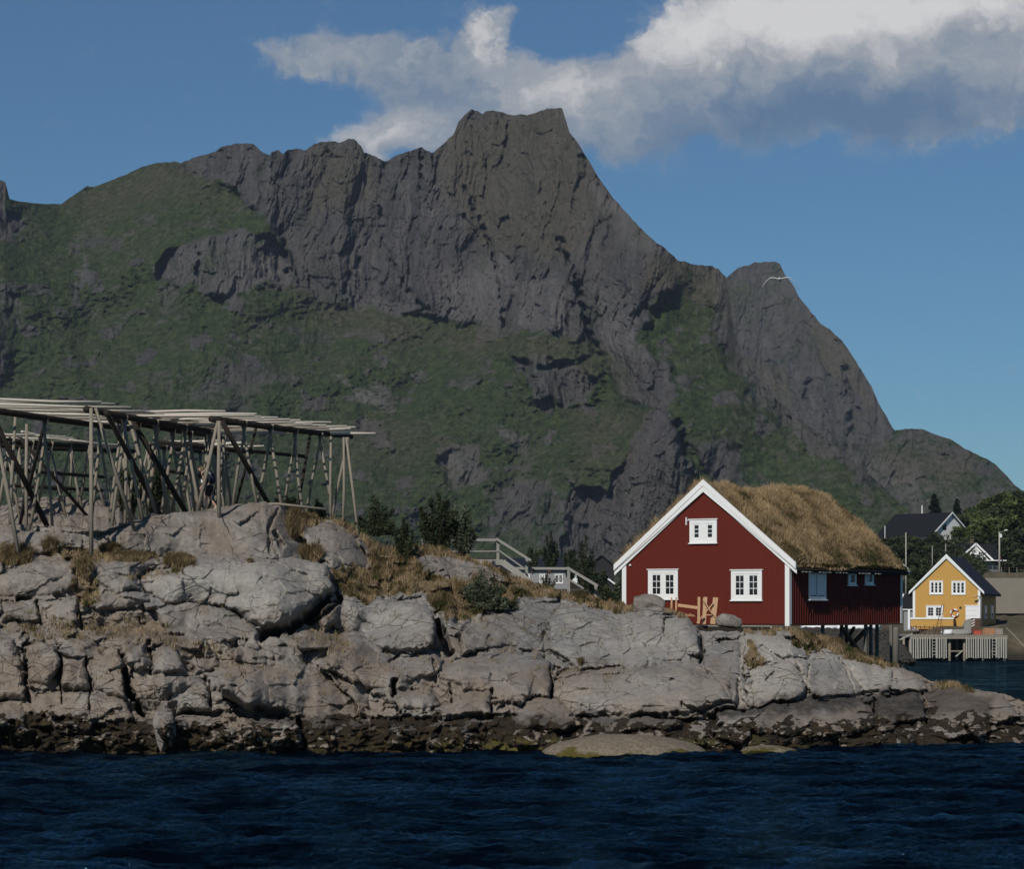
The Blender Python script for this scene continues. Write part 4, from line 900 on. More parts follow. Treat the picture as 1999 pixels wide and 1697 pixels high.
for (x0, y0, x1, y1, w_, d_) in ((1363.5, 1218, 1364.5, 1166, .10, 0), (1374, 1219, 1377, 1166, .15, -.3), (1391, 1219, 1397, 1167, .20, -.35)):
    MB().bar(L_(x0, y0, 105+d_), L_(x1, y1, 105+d_), w_, .07).build('post', MT['raw_wood'], sh)
for (x0, y0, x1, y1, w_, d_) in ((1360, 1217, 1373, 1201, .07, -.5), (1393, 1199, 1406, 1217, .07, -.5), (1378, 1195, 1392, 1178, .06, -.45), (1372, 1170, 1390, 1198, .06, -.5), (1379, 1201, 1389, 1201, .12, -.42)):
    MB().bar(L_(x0, y0, 105+d_), L_(x1, y1, 105+d_), w_, .04).build('brace', MT['raw_wood'], sh)
def boulder(name, c, rx, ry, rz, seed, mat, label, cat='boulder', group=None, cuts=13):
    bm = bmesh.new(); bmesh.ops.create_icosphere(bm, subdivisions=5, radius=1)
    co_ = np.array([v.co[:] for v in bm.verts]); r_ = np.random.default_rng(seed)
    for k in range(cuts):
        nrm = r_.normal(size=3); nrm /= np.linalg.norm(nrm); d = r_.uniform(.55, .9)
        dt = co_@nrm; co_ -= np.outer(np.maximum(dt-d, 0)*.93, nrm)
    nn = fbm(co_[:, 0]*2+co_[:, 2], co_[:, 1]*2-co_[:, 2], seed, 4)
    co_ *= (1+.05*nn)[:, None]
    for v, q in zip(bm.verts, co_): v.co = (q[0]*rx, q[1]*ry, q[2]*rz)
    me = bpy.data.meshes.new(name); bm.to_mesh(me); bm.free(); me.polygons.foreach_set('use_smooth', [True]*len(me.polygons))
    return tag(link_mesh(name, me, mat, None, c), label, cat, group)
boulder('boulder', W(1423, 1214, 104.2), .55, .4, .36, 3, MT['granite'], 'small grey boulder lying on the platform against the red wall')
boulder('boulder', W(1263, 1190, 105.6), .85, .7, .62, 5, MT['granite'], 'rounded grey boulder below the left window of the red house')
boulder('boulder', W(320, 1428, 87.9), .40, .45, .95, 8, MT['granite'], 'upright pale boulder standing at the tide line on the left')

boulder('boulder', W(1215, 1479, 87.2), 2.75, 1.9, .74, 21, MT['pale_rock'], 'long low smooth pale boulder lying in the water at the tide line', cuts=0)
boulder('boulder', W(1500, 1474, 88.2), 1.3, .8, .30, 27, MT['pale_rock'], 'small flat pale rock awash right of the long pale boulder', cuts=4)

# ---- the yellow house ------------------------------------------------------------
YF = Frame(1913, 264.0, R(15), 3.29, 3.25)
YL, YE, YRise = 20.0, 3.55, 3.32
yel = empty('yellow_house', YF.loc(), -YF.yaw, 'ochre yellow two-storey waterfront house with white trim and slate roof', 'house')
house_walls(yel, 3.29, 19., YE, YRise, MT['yellow_paint'], -.3, 'wall', .22, None, .03, .012)
barge(yel, 3.29, YE, YRise, -.2, -.12, .42, .26, .44, MT['white_paint'], .30)
MB().prism([(0, YE+YRise+.2), (3.8, YE+.2-.51*YRise/3.29), (3.8, YE-.02-.51*YRise/3.29), (0, YE+YRise-.02), (-3.8, YE-.02-.51*YRise/3.29), (-3.8, YE+.2-.51*YRise/3.29)], -.1, 19.4).build('roof', MT['slate_roof'], yel)
for sx_ in (-1, 1): MB().box(sx_*3.29-(.2 if sx_ > 0 else .04), sx_*3.29+(.04 if sx_ > 0 else .2), -.045, .0, -.25, YE+.1).build('corner_board', MT['white_paint'], yel)
MB().box(3.29, 3.33, -.044, .28, -.25, YE-.2).build('corner_board', MT['white_paint'], yel)
a = fw(YF, 1814.5, 1841, 1134.5, 1160.5); window_part(yel, *a[:2], a[2], a[3], 0, 1, 3, sashes=3, fr=.13, sf=.05)
a = fw(YF, 1857.5, 1885, 1135, 1161); window_part(yel, *a[:2], a[2], a[3], 0, 1, 3, sashes=3, fr=.13, sf=.05)
a = fw(YF, 1808, 1841, 1183, 1206.5); window_part(yel, *a[:2], a[2], a[3], 0, 2, 3, sashes=2, fr=.12, sf=.08)
a = fw(YF, 1885, 1909, 1184, 1222.5); dr_ = MB().box(a[0], a[1], -.05, 0, a[2], a[3]).build('door', MT['white_paint'], yel)
MB().box(a[0]-.1, a[1]+.1, -.09, 0, a[3], a[3]+.1).build('lintel', MT['white_paint'], dr_)
for zz_ in (.5, 1.0, 1.5): MB().box(a[0]+.04, a[1]-.04, -.056, -.05, a[2]+zz_, a[2]+zz_+.018).build('board_joint', MT['grey_paint'], dr_)
lx, lz = YF.front(1875, 1187); MB().prism([(lx-.15, lz), (lx, lz-.15), (lx+.15, lz), (lx, lz+.15)], -.05, 0).build('wall_ornament', MT['iron'], yel)
for x0, x1 in ((1921.5, 1926.5), (1934, 1939)):
    ly, z1 = YF.side(x0, 1182); ly2, z0 = YF.side(x1, 1209)
    o = MB().box(3.28, 3.34, ly, ly2, z0, z1).build('window', MT['white_paint'], yel); MB().box(3.33, 3.345, ly+.25*(ly2-ly), ly2-.25*(ly2-ly), z0+.2, z1-.15).build('pane', MT['grey_glass'], o)
ly, z1 = YF.side(1916, 1165); MB().tube([(3.38, .35, 3.0), (3.38, .35, -.2)], .05, 6).build('downpipe', MT['grey_paint'], yel)
lx, lz = YF.front(1905, 1164); o = MB().tube([(3.3, -.05, lz-.1), (lx+.2, -.55, lz), (lx, -.6, lz)], .035, 6).build('lamp_arm', MT['iron'], yel)
MB().tube([(lx+.2, -.6, lz-.02), (lx-.05, -.62, lz-.04), (lx-.2, -.62, lz-.08)], [.08, .11, .06], 8).build('lamp_head', MT['raw_wood'], yel)
# lifebuoy
lx, lz = YF.front(1863.5, 1197.5)
def torus(R0, r0, n=28, k=9, a0=0, a1=2*math.pi):
    mb = MB(); pts = [(R0*math.cos(a0+(a1-a0)*i/n), 0, R0*math.sin(a0+(a1-a0)*i/n)) for i in range(n+1)]; return mb.tube(pts, r0, k)
q = YF.world(lx, -.12, lz)
lb = empty('lifebuoy', q, -YF.yaw, 'orange and white ring lifebuoy hanging on the yellow wall', 'lifebuoy')
for k in range(4):
    torus(.36, .085, 7, 8, math.pi/4+k*math.pi/2, math.pi/4+k*math.pi/2+.95).build('white_band', MT['white_paint'], lb)
    torus(.36, .084, 6, 8, math.pi/4+k*math.pi/2+.95, math.pi/4+(k+1)*math.pi/2).build('orange_band', MT['orange_plastic'], lb)
# balcony: low yellow wall with a white top rail
bl = empty('balcony_wall', YF.world(0, 0), -YF.yaw, 'low yellow boarded parapet with white rail under the yellow house window', 'parapet')
a0, z0 = YF.front(1778, 1207, -1.5); a1, _ = YF.front(1861, 1207, -1.5)
MB().box(a0, a1, -1.55, -1.48, -.05, z0-.12).build('panel', MT['yellow_paint'], bl); MB().box(a0-.05, a1+.05, -1.62, -1.42, z0-.12, z0+.04).build('rail', MT['white_paint'], bl)
a2, z2 = YF.front(1774.5, 1190, -1.5); MB().box(a2-.1, a2+.1, -1.6, -1.42, -.3, z2).build('post', MT['white_paint'], bl)
MB().box(a1-.05, a1+.08, -1.5, -.1, -.05, z0-.1).build('end_panel', MT['brown_wood'], bl)
# small lean-to shed left of it
ls = empty('lean_to_shed', YF.world(-4.2, 5), -YF.yaw, 'small grey lean-to shed with black roof left of the yellow house', 'shed')
MB().box(-.6, .9, 0, 4, -.5, 1.75).build('wall', MT['grey_paint'], ls)
MB().add([(-1.15, -.15, 1.65), (.9, -.15, 1.65), (.9, 1.5, 3.1), (-.75, 1.5, 3.1), (-1.15, -.15, 1.8), (.9, -.15, 1.8), (.9, 1.5, 3.25), (-.75, 1.5, 3.25)], [(0, 1, 2, 3), (4, 5, 6, 7), (0, 1, 5, 4), (2, 3, 7, 6), (0, 3, 7, 4), (1, 2, 6, 5)]).build('roof', MT['black_roof'], ls)
MB().bar((-1.2, -.2, 1.72), (-.8, 1.5, 3.2), .16, .12).build('barge_board', MT['white_paint'], ls)
MB().box(-1.15, .9, -.2, -.15, 1.60, 1.70).build('eave_trim', MT['white_paint'], ls)

# ---- dock with slatted front ------------------------------------------------------
Dd = 253.0; dz = H+(YH-1241)/F*Dd
dk_ = empty('dock', W(1870, 1241, Dd), 0, 'slatted timber dock on piles below the yellow house', 'dock'); fo = Vector(dk_.location)
x0, x1 = L_(1777, 1241, Dd).x, L_(1966, 1241, Dd).x
MB().box(x0, x1, -.1, 11, -.14, -.0).build('deck', MT['weathered'], dk_); MB().box(x0-.02, x1+.02, -.16, -.101, -.34, .02).build('edge_beam', MT['grey_wood'], dk_)
MB().box(x0, x1, .3, .45, -1.56, -1.44).build('cross_beam', MT['grey_wood'], dk_)
zw = -dz-.1
for px in [1777.5+k*4.62 for k in range(16)]+[1886+k*4.55 for k in range(18)]:
    if 1818 < px < 1827 or 1936 < px < 1943: continue
    xx = L_(px, 0, Dd).x+random.uniform(-.02, .02); ln = random.uniform(-.15, .25)
    MB().bar((xx, -.19, zw+.35+ln*.3), (xx+random.uniform(-.02, .02), -.19, -.20+random.uniform(-.05, .03)), random.uniform(.10, .135), .04).build('slat', MT['bleached'], dk_)
for pxl in (1823, 1940):
    ld = MB(); xl = L_(pxl, 0, Dd).x
    for sg in (-1, 1): ld.bar((xl+sg*.17, -.2, zw+.4), (xl+sg*.17, -.2, -.1), .06)
    ld.build('ladder_rail', MT['bleached'], dk_)
    for k in range(7): MB().bar((xl-.15, -.2, zw+.7+k*.3), (xl+.15, -.2, zw+.7+k*.3), .06, .05).build('ladder_rung', MT['bleached'], dk_)
for px in (1778, 1855, 1884, 1920, 1963):
    for yy_ in (.4, 4.5, 9): xx = L_(px, 0, Dd).x; MB().tube([(xx, yy_, -dz-1.5), (xx, yy_, -.15)], .13, 8).build('pile', MT['grey_wood'], dk_)
MB().bar((L_(1866, 0, Dd).x, .2, zw+.5), (L_(1880, 0, Dd).x, .2, zw+1.1), .1).build('brace', MT['bleached'], dk_)
MB().bar((L_(1736, 0, Dd).x, -.6, -.85), (L_(1781, 0, Dd).x, .1, .15), .12).build('gangplank_rail', MT['bleached'], dk_)
mb = MB(); mb.box(x0+.2, x1-.2, 10.2, 10.5, -dz-.5, -.15); mb.build('back_wall', MT['dark_wood'], dk_)
# things on the dock
q = W(1940, 1239, Dd+1.2)
for k, (px, wd_, ht_) in enumerate(((1932, 1.05, .62), (1950, .75, .56))):
    pp = empty('crate', W(px, 1239.5, Dd+1.4), 0, ['wide reddish slatted crate stacked on the dock beside the red bin', 'open slatted wooden crate at the right end of the dock'][k], 'crate', 'slatted crates on the dock')
    for sx_ in (-1, 1): MB().bar((sx_*wd_*.92/2, .0, 0), (sx_*wd_*.92/2, 0, ht_), .08).build('post', MT['pallet_wood' if k == 0 else 'weathered'], pp)
    for j in range(4): MB().box(-wd_/2, wd_/2, -.07, -.045, .03+j*ht_/4, .03+j*ht_/4+ht_/5.5).build('slat', MT['pallet_wood' if k == 0 else 'weathered'], pp)
    MB().box(-wd_/2, wd_/2, .7, .73, .0, ht_*.9).build('back_panel', MT['pallet_wood'], pp)
o = MB().prism([(-.33, .0), (.33, .0), (.38, .36), (-.38, .36)], 0, .5).prism([(-.40, .36), (.40, .36), (.40, .40), (-.40, .40)], -.03, .53).build('fish_bin', MT['orange_plastic'], None, W(1908.5, 1239.5, Dd+.9)); tag(o, 'small orange-red plastic fish bin on the dock', 'bin')
# upturned white dinghy
def hull(name, loc, L, Bm, Hh, rz, mat, label, cat, tilt=0.):
    n, k = 17, 9; V_ = []
    for i in range(n):
        t = i/(n-1)*2-1; w_ = Bm/2*(1-abs(t)**2.6)**.75+.03
        for j in range(k):
            a_ = math.pi*j/(k-1); V_.append((t*L/2, -w_*math.cos(a_), Hh*(math.sin(a_)**.8)*(1-.25*abs(t)**3)))
    Fq = [(i*k+j, i*k+j+1, (i+1)*k+j+1, (i+1)*k+j) for i in range(n-1) for j in range(k-1)]
    mb = MB(); mb.add(V_, Fq, True); o = mb.build('hull', mat, None)
    r_ = empty(name, loc, rz, label, cat); o.parent = r_; o.rotation_euler = (tilt, 0, 0); sd = o.modifiers.new('t', 'SOLIDIFY'); sd.thickness = .03
    MB().bar((-L/2*.85, 0, Hh*.93), (L/2*.85, 0, Hh*.93), .05, .08).build('keel', mat, r_).rotation_euler = (tilt, 0, 0)
    return r_
hull('dinghy', W(1848, 1238.5, Dd+1.5), 1.25, .8, .42, R(10), MT['white_paint'], 'small white upturned dinghy lying on the dock', 'boat')
o = hull('rowing_boat', W(1872, 1239.5, Dd+2.6), 2.6, 1.3, .5, R(4), MT['weathered'], 'grey covered rowing boat lying on the dock before the yellow house', 'boat')
# grey tarpaulin-covered boat leaning by the door, with a striped warning board
tb = empty('leaning_boat', W(1893, 1239, Dd+3.5), 0, 'grey tarpaulin-covered boat propped up by the white door', 'boat')
mb = MB(); pr = [(-.45, 0), (.1, .02), (.35, .25), (.42, 1.2), (.15, 1.5), (-.25, 1.35), (-.55, .8)]
mb.prism(pr, 0, 1.1); mb.build('tarpaulin', MT['weathered'], tb)
wb = empty('warning_board', W(1903, 1237, Dd+3.0), 0, 'dark board with slanting white stripes standing by the white door', 'board')
MB().box(-.35, .55, 0, .06, .25, 1.45).build('panel', MT['brown_wood'], wb)
MB().box(-.30, -.24, .0, .06, -.02, .25).box(.44, .5, .0, .06, -.02, .25).build('leg', MT['brown_wood'], wb)
mb = MB()
for k in range(3): mb.prism([(-.33, .62+k*.24), (.0, .80+k*.24), (.0, .88+k*.24), (-.33, .70+k*.24)], -.012, -.002)
mb.build('stripe', MT['white_paint'], wb)
# dark rusty mast ladder and iron rail on the dock
ml = empty('iron_ladder', W(1835, 1240, Dd+1.), 0, 'thin rusty iron ladder leaning over the dock', 'ladder')
for d_ in (-.22, .22): MB().bar((d_-.3, 0, 0), (d_*.4+.35, .3, 2.95), .045).build('rail', MT['iron'], ml)
mb = MB()
for k in range(8): t = k/9; mb.bar((-.52+t*.75, .3*t, 2.8*t+.15), (-.08+t*.4, .3*t, 2.8*t+.15), .03)
mb.build('rung', MT['iron'], ml)
hr = empty('dock_railing', W(1800, 1240, Dd+1), 0, 'low dark wooden railing along the left part of the dock', 'railing')
for k in range(8): MB().bar((-1.0+k*.42, 0, 0), (-1.0+k*.42, 0, .82+.1*(k % 2)), .07).build('post', MT['brown_wood'], hr)
MB().bar((-1.1, 0, .75), (2.1, 0, .7), .08).build('rail', MT['brown_wood'], hr); MB().bar((-1.1, 0, .35), (2.1, 0, .38), .06).build('rail', MT['brown_wood'], hr)
o = MB().tube([W(1964, 1226, Dd+1.5), W(1975, 1236, Dd+1), W(1990, 1252, Dd), W(2012, 1278, Dd-2)], .035, 5).build('mooring_rope', MT['rope']); tag(o, 'pale mooring rope slanting down from the right end of the dock', 'rope')

# ---- houses farther off -------------------------------------------------------------
def small_house(label, px_r, D, yaw, half, zb, L, eave, rise, wall, roof, wins=(), oy=.35, name='house', bw=.22, z0=-1.5):
    fr = Frame(px_r, D, yaw, half, zb); h = empty(name, fr.loc(), -yaw, label, 'house')
    house_walls(h, half, L, eave, rise, MT[wall], z0)
    barge(h, half, eave, rise, -oy-.05, -oy+.03, .35, bw, bw*1.25, MT['white_paint'], .24)
    s_ = rise/half; MB().prism([(0, eave+rise+.18), (half+.4, eave+.18-.4*s_), (half+.4, eave-.4*s_), (0, eave+rise), (-half-.4, eave-.4*s_), (-half-.4, eave+.18-.4*s_)], -oy+.04, L+.3).build('roof', MT[roof], h)
    return fr, h

f1_, h1 = small_house('white house with a long black roof on the slope above the red house', 1893, 428, R(-40), 4.6, W(0, 1068, 430).z, 11.5, 1.7, 3.5, 'white_paint', 'black_roof')
a = fw(f1_, 1840, 1847, 1023, 1035); MB().box(a[0], a[1], -.04, .01, a[2], a[3]).build('window', MT['dark_glass'], h1)
# white house with cross gable, chimney and carport
hz = W(0, 1127, 400).z
h2 = empty('white_house', W(1900, 1127, 400), 0, 'white house with decorated cross gable, black roof and carport behind the yellow house', 'house')
k = 13.
MB().box(-3.7, 3.0, 0, 6, -.5, 2.45).build('wall', MT['white_paint'], h2)
MB().add([(-4., -.4, 2.35), (3.9, -.4, 2.35), (3.9, 3, 5.05), (-4., 3, 5.05), (-4., 6.4, 2.35), (3.9, 6.4, 2.35), (-4., -.4, 2.2), (3.9, -.4, 2.2), (3.9, 6.4, 2.2), (-4., 6.4, 2.2)], [(0, 1, 2, 3), (3, 2, 5, 4), (6, 9, 8, 7), (0, 6, 7, 1), (4, 5, 8, 9), (0, 3, 4, 9, 6), (1, 7, 8, 5, 2)]).build('roof', MT['black_roof'], h2)
gb = MB().prism([(-1.75, 2.0), (2.6, 2.0), (.2, 4.75)], -1., 3.).build('cross_gable', MT['white_paint'], h2)
for xa, za, xb_, zb_ in ((.2, 5.0, -1.95, 3.05), (.2, 5.0, 2.9, 2.35)): MB().bar((xa, -1.18, za), (xb_, -1.18, zb_), .3, .24).build('barge_board', MT['white_paint'], h2)
MB().add([(.2, -1.1, 5.08), (-2.05, -1.1, 3.1), (-2.05, 3, 3.1), (.2, 3, 5.08)], [(0, 1, 2, 3)]).add([(.2, -1.1, 5.08), (3., -1.1, 2.35), (3., 3, 2.35), (.2, 3, 5.08)], [(0, 1, 2, 3)]).build('cross_roof', MT['black_roof'], h2)
MB().box(-.9, 1.3, -1.22, -1.1, 3.35, 3.47).bar((-.7, -1.16, 3.4), (.2, -1.16, 4.3), .08).bar((1.1, -1.16, 3.4), (.2, -1.16, 4.3), .08).bar((.2, -1.16, 3.4), (.2, -1.16, 4.8), .09).build('gable_ornament', MT['white_paint'], h2)
MB().prism([(-1.3, 2.35), (1.9, 2.35), (1.0, 3.3), (-.5, 3.3)], -1.02, -1.001).build('gable_recess', MT['grey_paint'], h2)
for x_ in (-.55, .25, 1.0): MB().box(x_-.3, x_+.3, -1.06, -1.0, 2.5, 3.0).build('window', MT['white_paint'], h2); MB().box(x_-.2, x_+.2, -1.07, -1.06, 2.56, 2.94).build('pane', MT['dark_glass'], h2)
MB().box(-.05, .55, 2.7, 3.3, 4.5, 6.0).box(-.2, .7, 2.55, 3.45, 6.0, 6.15).build('chimney', MT['far_ground'], h2)
cp = MB().box(-.6, 4.4, -3.2, -.5, 2.35, 2.5).build('carport_roof', MT['white_paint'], h2)
for x_ in (-.4, 1.1, 3.6, 4.2): MB().box(x_-.06, x_+.06, -3.1, -2.98, -.1, 2.35).build('carport_post', MT['white_paint' if x_ < 3 else 'dark_wood'], h2)
# grey van under the carport, seen from its side
vn = empty('van', W(1936, 1127, 397.6), 0, 'dark grey van parked under the carport of the white house', 'van')
MB().prism([(-1.5, .3), (1.9, .3), (1.95, .75), (1.75, 1.0), (1.15, 1.15), (.75, 1.75), (.5, 1.85), (-1.4, 1.85), (-1.5, 1.7)], 0, 1.7).build('body', MT['van_paint'], vn)
MB().prism([(.2, 1.12), (1.02, 1.12), (.68, 1.65), (.2, 1.65)], -.01, .0).build('side_window', MT['dark_glass'], vn)
MB().prism([(-1.2, 1.15), (.05, 1.15), (.05, 1.65), (-1.2, 1.65)], -.01, .0).build('side_window', MT['dark_glass'], vn)
for x_ in (-.9, 1.3):
    w_ = empty('wheel', (x_, 0, .32)); w_.parent = vn
    MB().tube([(0, -.03, 0), (0, .2, 0)], .32, 18).build('tyre', MT['rubber'], w_); MB().tube([(0, -.045, 0), (0, -.031, 0)], .18, 14).build('rim', MT['grey_paint'], w_)
# grey house behind the walkway: long side towards the sea
gz_ = W(0, 1147, 305).z
h3 = empty('grey_house', W(1010, 1147, 305), 0, 'pale grey house with blue-black roof behind the wooden walkway', 'house'); k = 5200/305
xl, xr = (915-1010)/k, (1110-1010)/k
MB().box(xl, xr, 0, 7, -.6, 2.05).build('wall', MT['grey_paint'], h3)
MB().add([(xl-.3, -.4, 1.95), (xr+.3, -.4, 1.95), (xr-.75, 3.5, 3.4), (xl+.1, 3.5, 3.4), (xl-.3, 7.4, 1.95), (xr+.3, 7.4, 1.95)], [(0, 1, 2, 3), (3, 2, 5, 4), (0, 3, 4), (1, 5, 2), (0, 4, 5, 1)]).build('roof', MT['slate_roof'], h3)
for a_, b_ in ((1083, 1099), (1053, 1064), (1022, 1034)):
    xa, xb_ = (a_-1010)/k, (b_-1010)/k; window_part(h3, xa, xb_, .45, 1.5, 0, 2, 2, sashes=2, fr=.09, sf=.03, mid=.03)
MB().box((1118-1010)/k, (1127-1010)/k, .1, .2, .5, 1.5).build('window', MT['white_paint'], h3)
MB().box((1110-1010)/k, (1128-1010)/k, .2, 6, -.6, 1.9).build('annex', MT['dark_wood'], h3)
# dark shed and the small white-edged roof beside the red house
def gable_hut(name, label, px, D, half, pyb, pye, pya, wall, roof, trim, L=5, bw=.2):
    zb = W(0, pyb, D).z; z1 = W(0, pye, D).z-zb; z2 = W(0, pya, D).z-zb
    h = empty(name, W(px, pyb, D), 0, label, 'shed'); MB().prism([(-half, -1), (half, -1), (half, z1), (0, z2), (-half, z1)], 0, L).build('wall', MT[wall], h)
    s_ = (z2-z1)/half; MB().prism([(0, z2+.16), (half+.3, z1+.16-.3*s_), (half+.3, z1+.01-.3*s_), (0, z2+.01), (-half-.3, z1+.01-.3*s_), (-half-.3, z1+.16-.3*s_)], -.25, L+.2).build('roof', MT[roof], h)
    if trim:
        for sg in (-1, 1): MB().bar((0, -.27, z2+.08), (sg*(half+.3), -.27, z1+.08-.3*s_), .05, bw).build('barge_board', MT['white_paint'], h)
    return h
gable_hut('boat_shed', 'black gabled shed among the trees left of the red house', 1174, 330, 1.6, 1150, 1106, 1086, 'shed_wall', 'black_roof', False, 6)
gable_hut('boat_shed', 'low dark hut with white roof edges just left of the red house', 1184, 285, 1.25, 1170, 1147, 1130, 'shed_wall', 'black_roof', True, 5, .16)
gable_hut('boat_shed', 'distant dark boat shed half hidden behind the hedge beside the grey house', 1140, 350, 1.8, 1150, 1118, 1104, 'shed_wall', 'slate_roof', False, 6)
# ------------------------------------------------------------ fish drying racks --
ZT = 12.1
def on_z(px, py, z=ZT):
    D = (z-H)*F/(YH-py); return W(px, py, D)
def rack(name, label, beams, polesets, legs, braces, z=ZT):
    org = Vector(beams[0][0]); org.z = gz(org.x, org.y, 8)
    r = empty(name, org, 0, label, 'drying rack', 'timber fish drying racks')
    for a, b in beams:
        a, b = Vector(a)-org, Vector(b)-org; m_ = (a+b)/2+Vector((0, 0, -.03))
        MB().tube([a, m_, b], [.13, .125, .10], 8).build('beam', MT['dark_wood'], r)
    for a, b in polesets:
        a, b = Vector(a)-org, Vector(b)-org
        m1 = a.lerp(b, .35)+Vector((0, random.uniform(-.05, .05), random.uniform(-.05, .02))); m2 = a.lerp(b, .7)+Vector((0, random.uniform(-.05, .05), random.uniform(-.04, .03)))
        r0 = random.uniform(.042, .06); MB().tube([a, m1, m2, b], [r0, r0*.97, r0*.9, r0*.82], 7).build('pole', MT['pale_pole'], r)
    for a, b, rd in legs:
        a, b = Vector(a)-org, Vector(b)-org
        MB().tube([a, a.lerp(b, .5)+Vector((random.uniform(-.05, .05), 0, 0)), b], [rd*.68, rd*.8, rd*.86], 8).build('leg', MT['grey_wood'], r)
    for a, b, rd in braces:
        a, b = Vector(a)-org, Vector(b)-org
        MB().tube([a, a.lerp(b, .5), b], [rd, rd, rd*.9], 8).build('brace', MT['dark_wood'], r)  # brace shade is put into the near-black wood colour
    return r
def gp(x, y): return Vector((x, y, gz(x, y, 7)-.12))
def beam_xy(p0, p1, t): return Vector(p0).lerp(Vector(p1), t)
def trestles(p0, p1, ts, spread, lean=.0, rd=.075):
    L = []
    d = (Vector(p1)-Vector(p0)).normalized(); nx = Vector((d.y, -d.x, 0))
    for t in ts:
        q = beam_xy(p0, p1, t)
        for sg in (-1, 1):
            ft = q+nx*sg*spread*random.uniform(.8, 1.15)+d*random.uniform(-.3, .3)+Vector((lean, 0, 0)); top = q+nx*sg*(-.10)
            L.append((top+Vector((0, 0, random.uniform(-.0, .12))), gp(ft.x, ft.y), rd*random.uniform(.9, 1.15)))
    return L
A0, A1 = on_z(-60, 794), on_z(250, 838)         # left long beam
B0, B1 = on_z(168, 799), on_z(415, 843)
C0, C1 = on_z(222, 818), on_z(440, 855)
D0_, D1_ = on_z(412, 818), on_z(686, 853)
def poles(bl, br, n, overL, overR, t0=0.02, t1=.98, dz_=.17):
    out = []
    for i in range(n):
        t = t0+(t1-t0)*((i+random.uniform(-.25, .25))/(n-1)); t = min(max(t, .0), 1)
        a, b = beam_xy(*bl, t), beam_xy(*br, t); d = (b-a).normalized()
        zz_ = Vector((0, 0, dz_+random.uniform(0, .10)+(.09 if i % 4 == 0 else 0)))
        out.append((a-d*overL*random.uniform(.5, 1.3)+zz_, b+d*overR*random.uniform(.35, 1.25)+zz_))
    return out
def post(px, pyt, pyb, D, dx=0, rd=.085, dD=0):
    t = W(px, pyt, D); f_ = W(px+dx, pyb, D+dD); f_.z = gz(f_.x, f_.y, 7)-.15; return (t, f_, rd)
legsA = trestles(A0, A1, (.15, .45, .8), .62)+trestles(B0, B1, (.28, .52, .76, .97), .6)
legsA += [post(178, 797, 1040, 96.6, 0, .095), post(186, 797, 1020, 97.2, 80, .09, 1.5), post(-20, 790, 1030, 96, 60, .09), post(52, 828, 1000, 103, 0), post(30, 812, 1010, 100, -12, .08)]
brA = [(on_z(0, 806)+Vector((-.3, 0, -.1)), gp(*W(118, 1010, 103.5)[:2]), .11), (B0+Vector((.7, .2, -.1)), gp(*W(330, 985, 106)[:2]), .10), (on_z(90, 815), gp(*W(30, 1010, 108)[:2]), .07)]
rack('fish_rack', 'tall fish drying rack at the left edge with the longest pale poles', [(A0, A1), (B0, B1)], poles((A0, A1), (B0, B1), 20, 1.4, .9), legsA, brA)
legsC = trestles(C0, C1, (.05, .2, .36, .5, .66, .82, .98), .6)+trestles(D0_, D1_, (.22, .40, .58, .76), .62)
legsC += [post(428, 822, 1002, 101.5, 0, .09), post(425, 822, 1000, 101.8, -42, .09, .2), post(244, 818, 1022, 101, 0, .08), post(252, 818, 1002, 101.3, 56, .085, .3), post(646, 852, 990, 108.5, 0, .07), post(671, 854, 995, 108.8, -3, .07), post(676, 854, 1010, 108.8, 30, .075), post(680, 854, 990, 109, -38, .07), post(436, 850, 975, 112, 0, .08)]
brC = [(D0_+Vector((.4, .2, -.1)), gp(*W(526, 980, 105)[:2]), .10), (C0+Vector((.7, .2, -.1)), gp(*W(378, 985, 104.3)[:2]), .11), (on_z(606, 846), gp(*W(575, 985, 108)[:2]), .07), (on_z(500, 835), gp(*W(452, 975, 108)[:2]), .06)]
rack('fish_rack', 'fish drying rack ending in a single pole above the bushes on the right', [(C0, C1), (D0_, D1_)], poles((C0, C1), (D0_, D1_), 26, 1.0, .95)+[(on_z(560, 848)+Vector((0, 0, .1)), on_z(733, 846.5), )], legsC, brC)
# cross rails lower down between the trestles
def rail_set(parent_label, items):
    r = empty('fish_rack', items[0][0], 0, parent_label, 'drying rack', 'timber fish drying racks'); o = Vector(r.location)
    return r, o
zB = 11.55
E0, E1 = W(-60, 851, 112), W(178, 874, 118); G0, G1 = W(-60, 868, 106.), W(60, 880, 112)
E0.z = E1.z = 12.05; 
legsE = trestles(E0, E1, (.3, .5, .66, .82, .97), .7, 0, .08)
E2, E3 = E0+Vector((-.9, 3.5, 0)), E1+Vector((1.6, 3.5, 0))
legsE += trestles(E2, E3, (.3, .6, .9), .65, .1, .08)
rack('fish_rack', 'more distant fish drying rack seen beneath the tall one at the left', [(E0, E1), (E2, E3)], poles((E0, E1), (E2, E3), 8, 2.2, 1.4)+[(Vector((E0.x-2, E0.y+q*1.1, 12.25)), Vector((E1.x+random.uniform(-2.4, .8), E0.y+q*1.1+1, 12.25))) for q in range(5)], legsE,
     [(E0+Vector((2, 1, 0)), gp(E0.x+4.4, E0.y+4), .08), (Vector((E0.x, 113, 10.9)), Vector((E1.x+.6, 118, 10.7)), .08), (Vector((E0.x, 116, 10.3)), Vector((E1.x+.2, 120, 10.2)), .09)])
I0, I1 = W(285, 846, 114), W(425, 862, 120); I0.z = I1.z = 11.9; I2, I3 = I0+Vector((1.6, -.6, 0)), I1+Vector((1.6, -.5, 0))
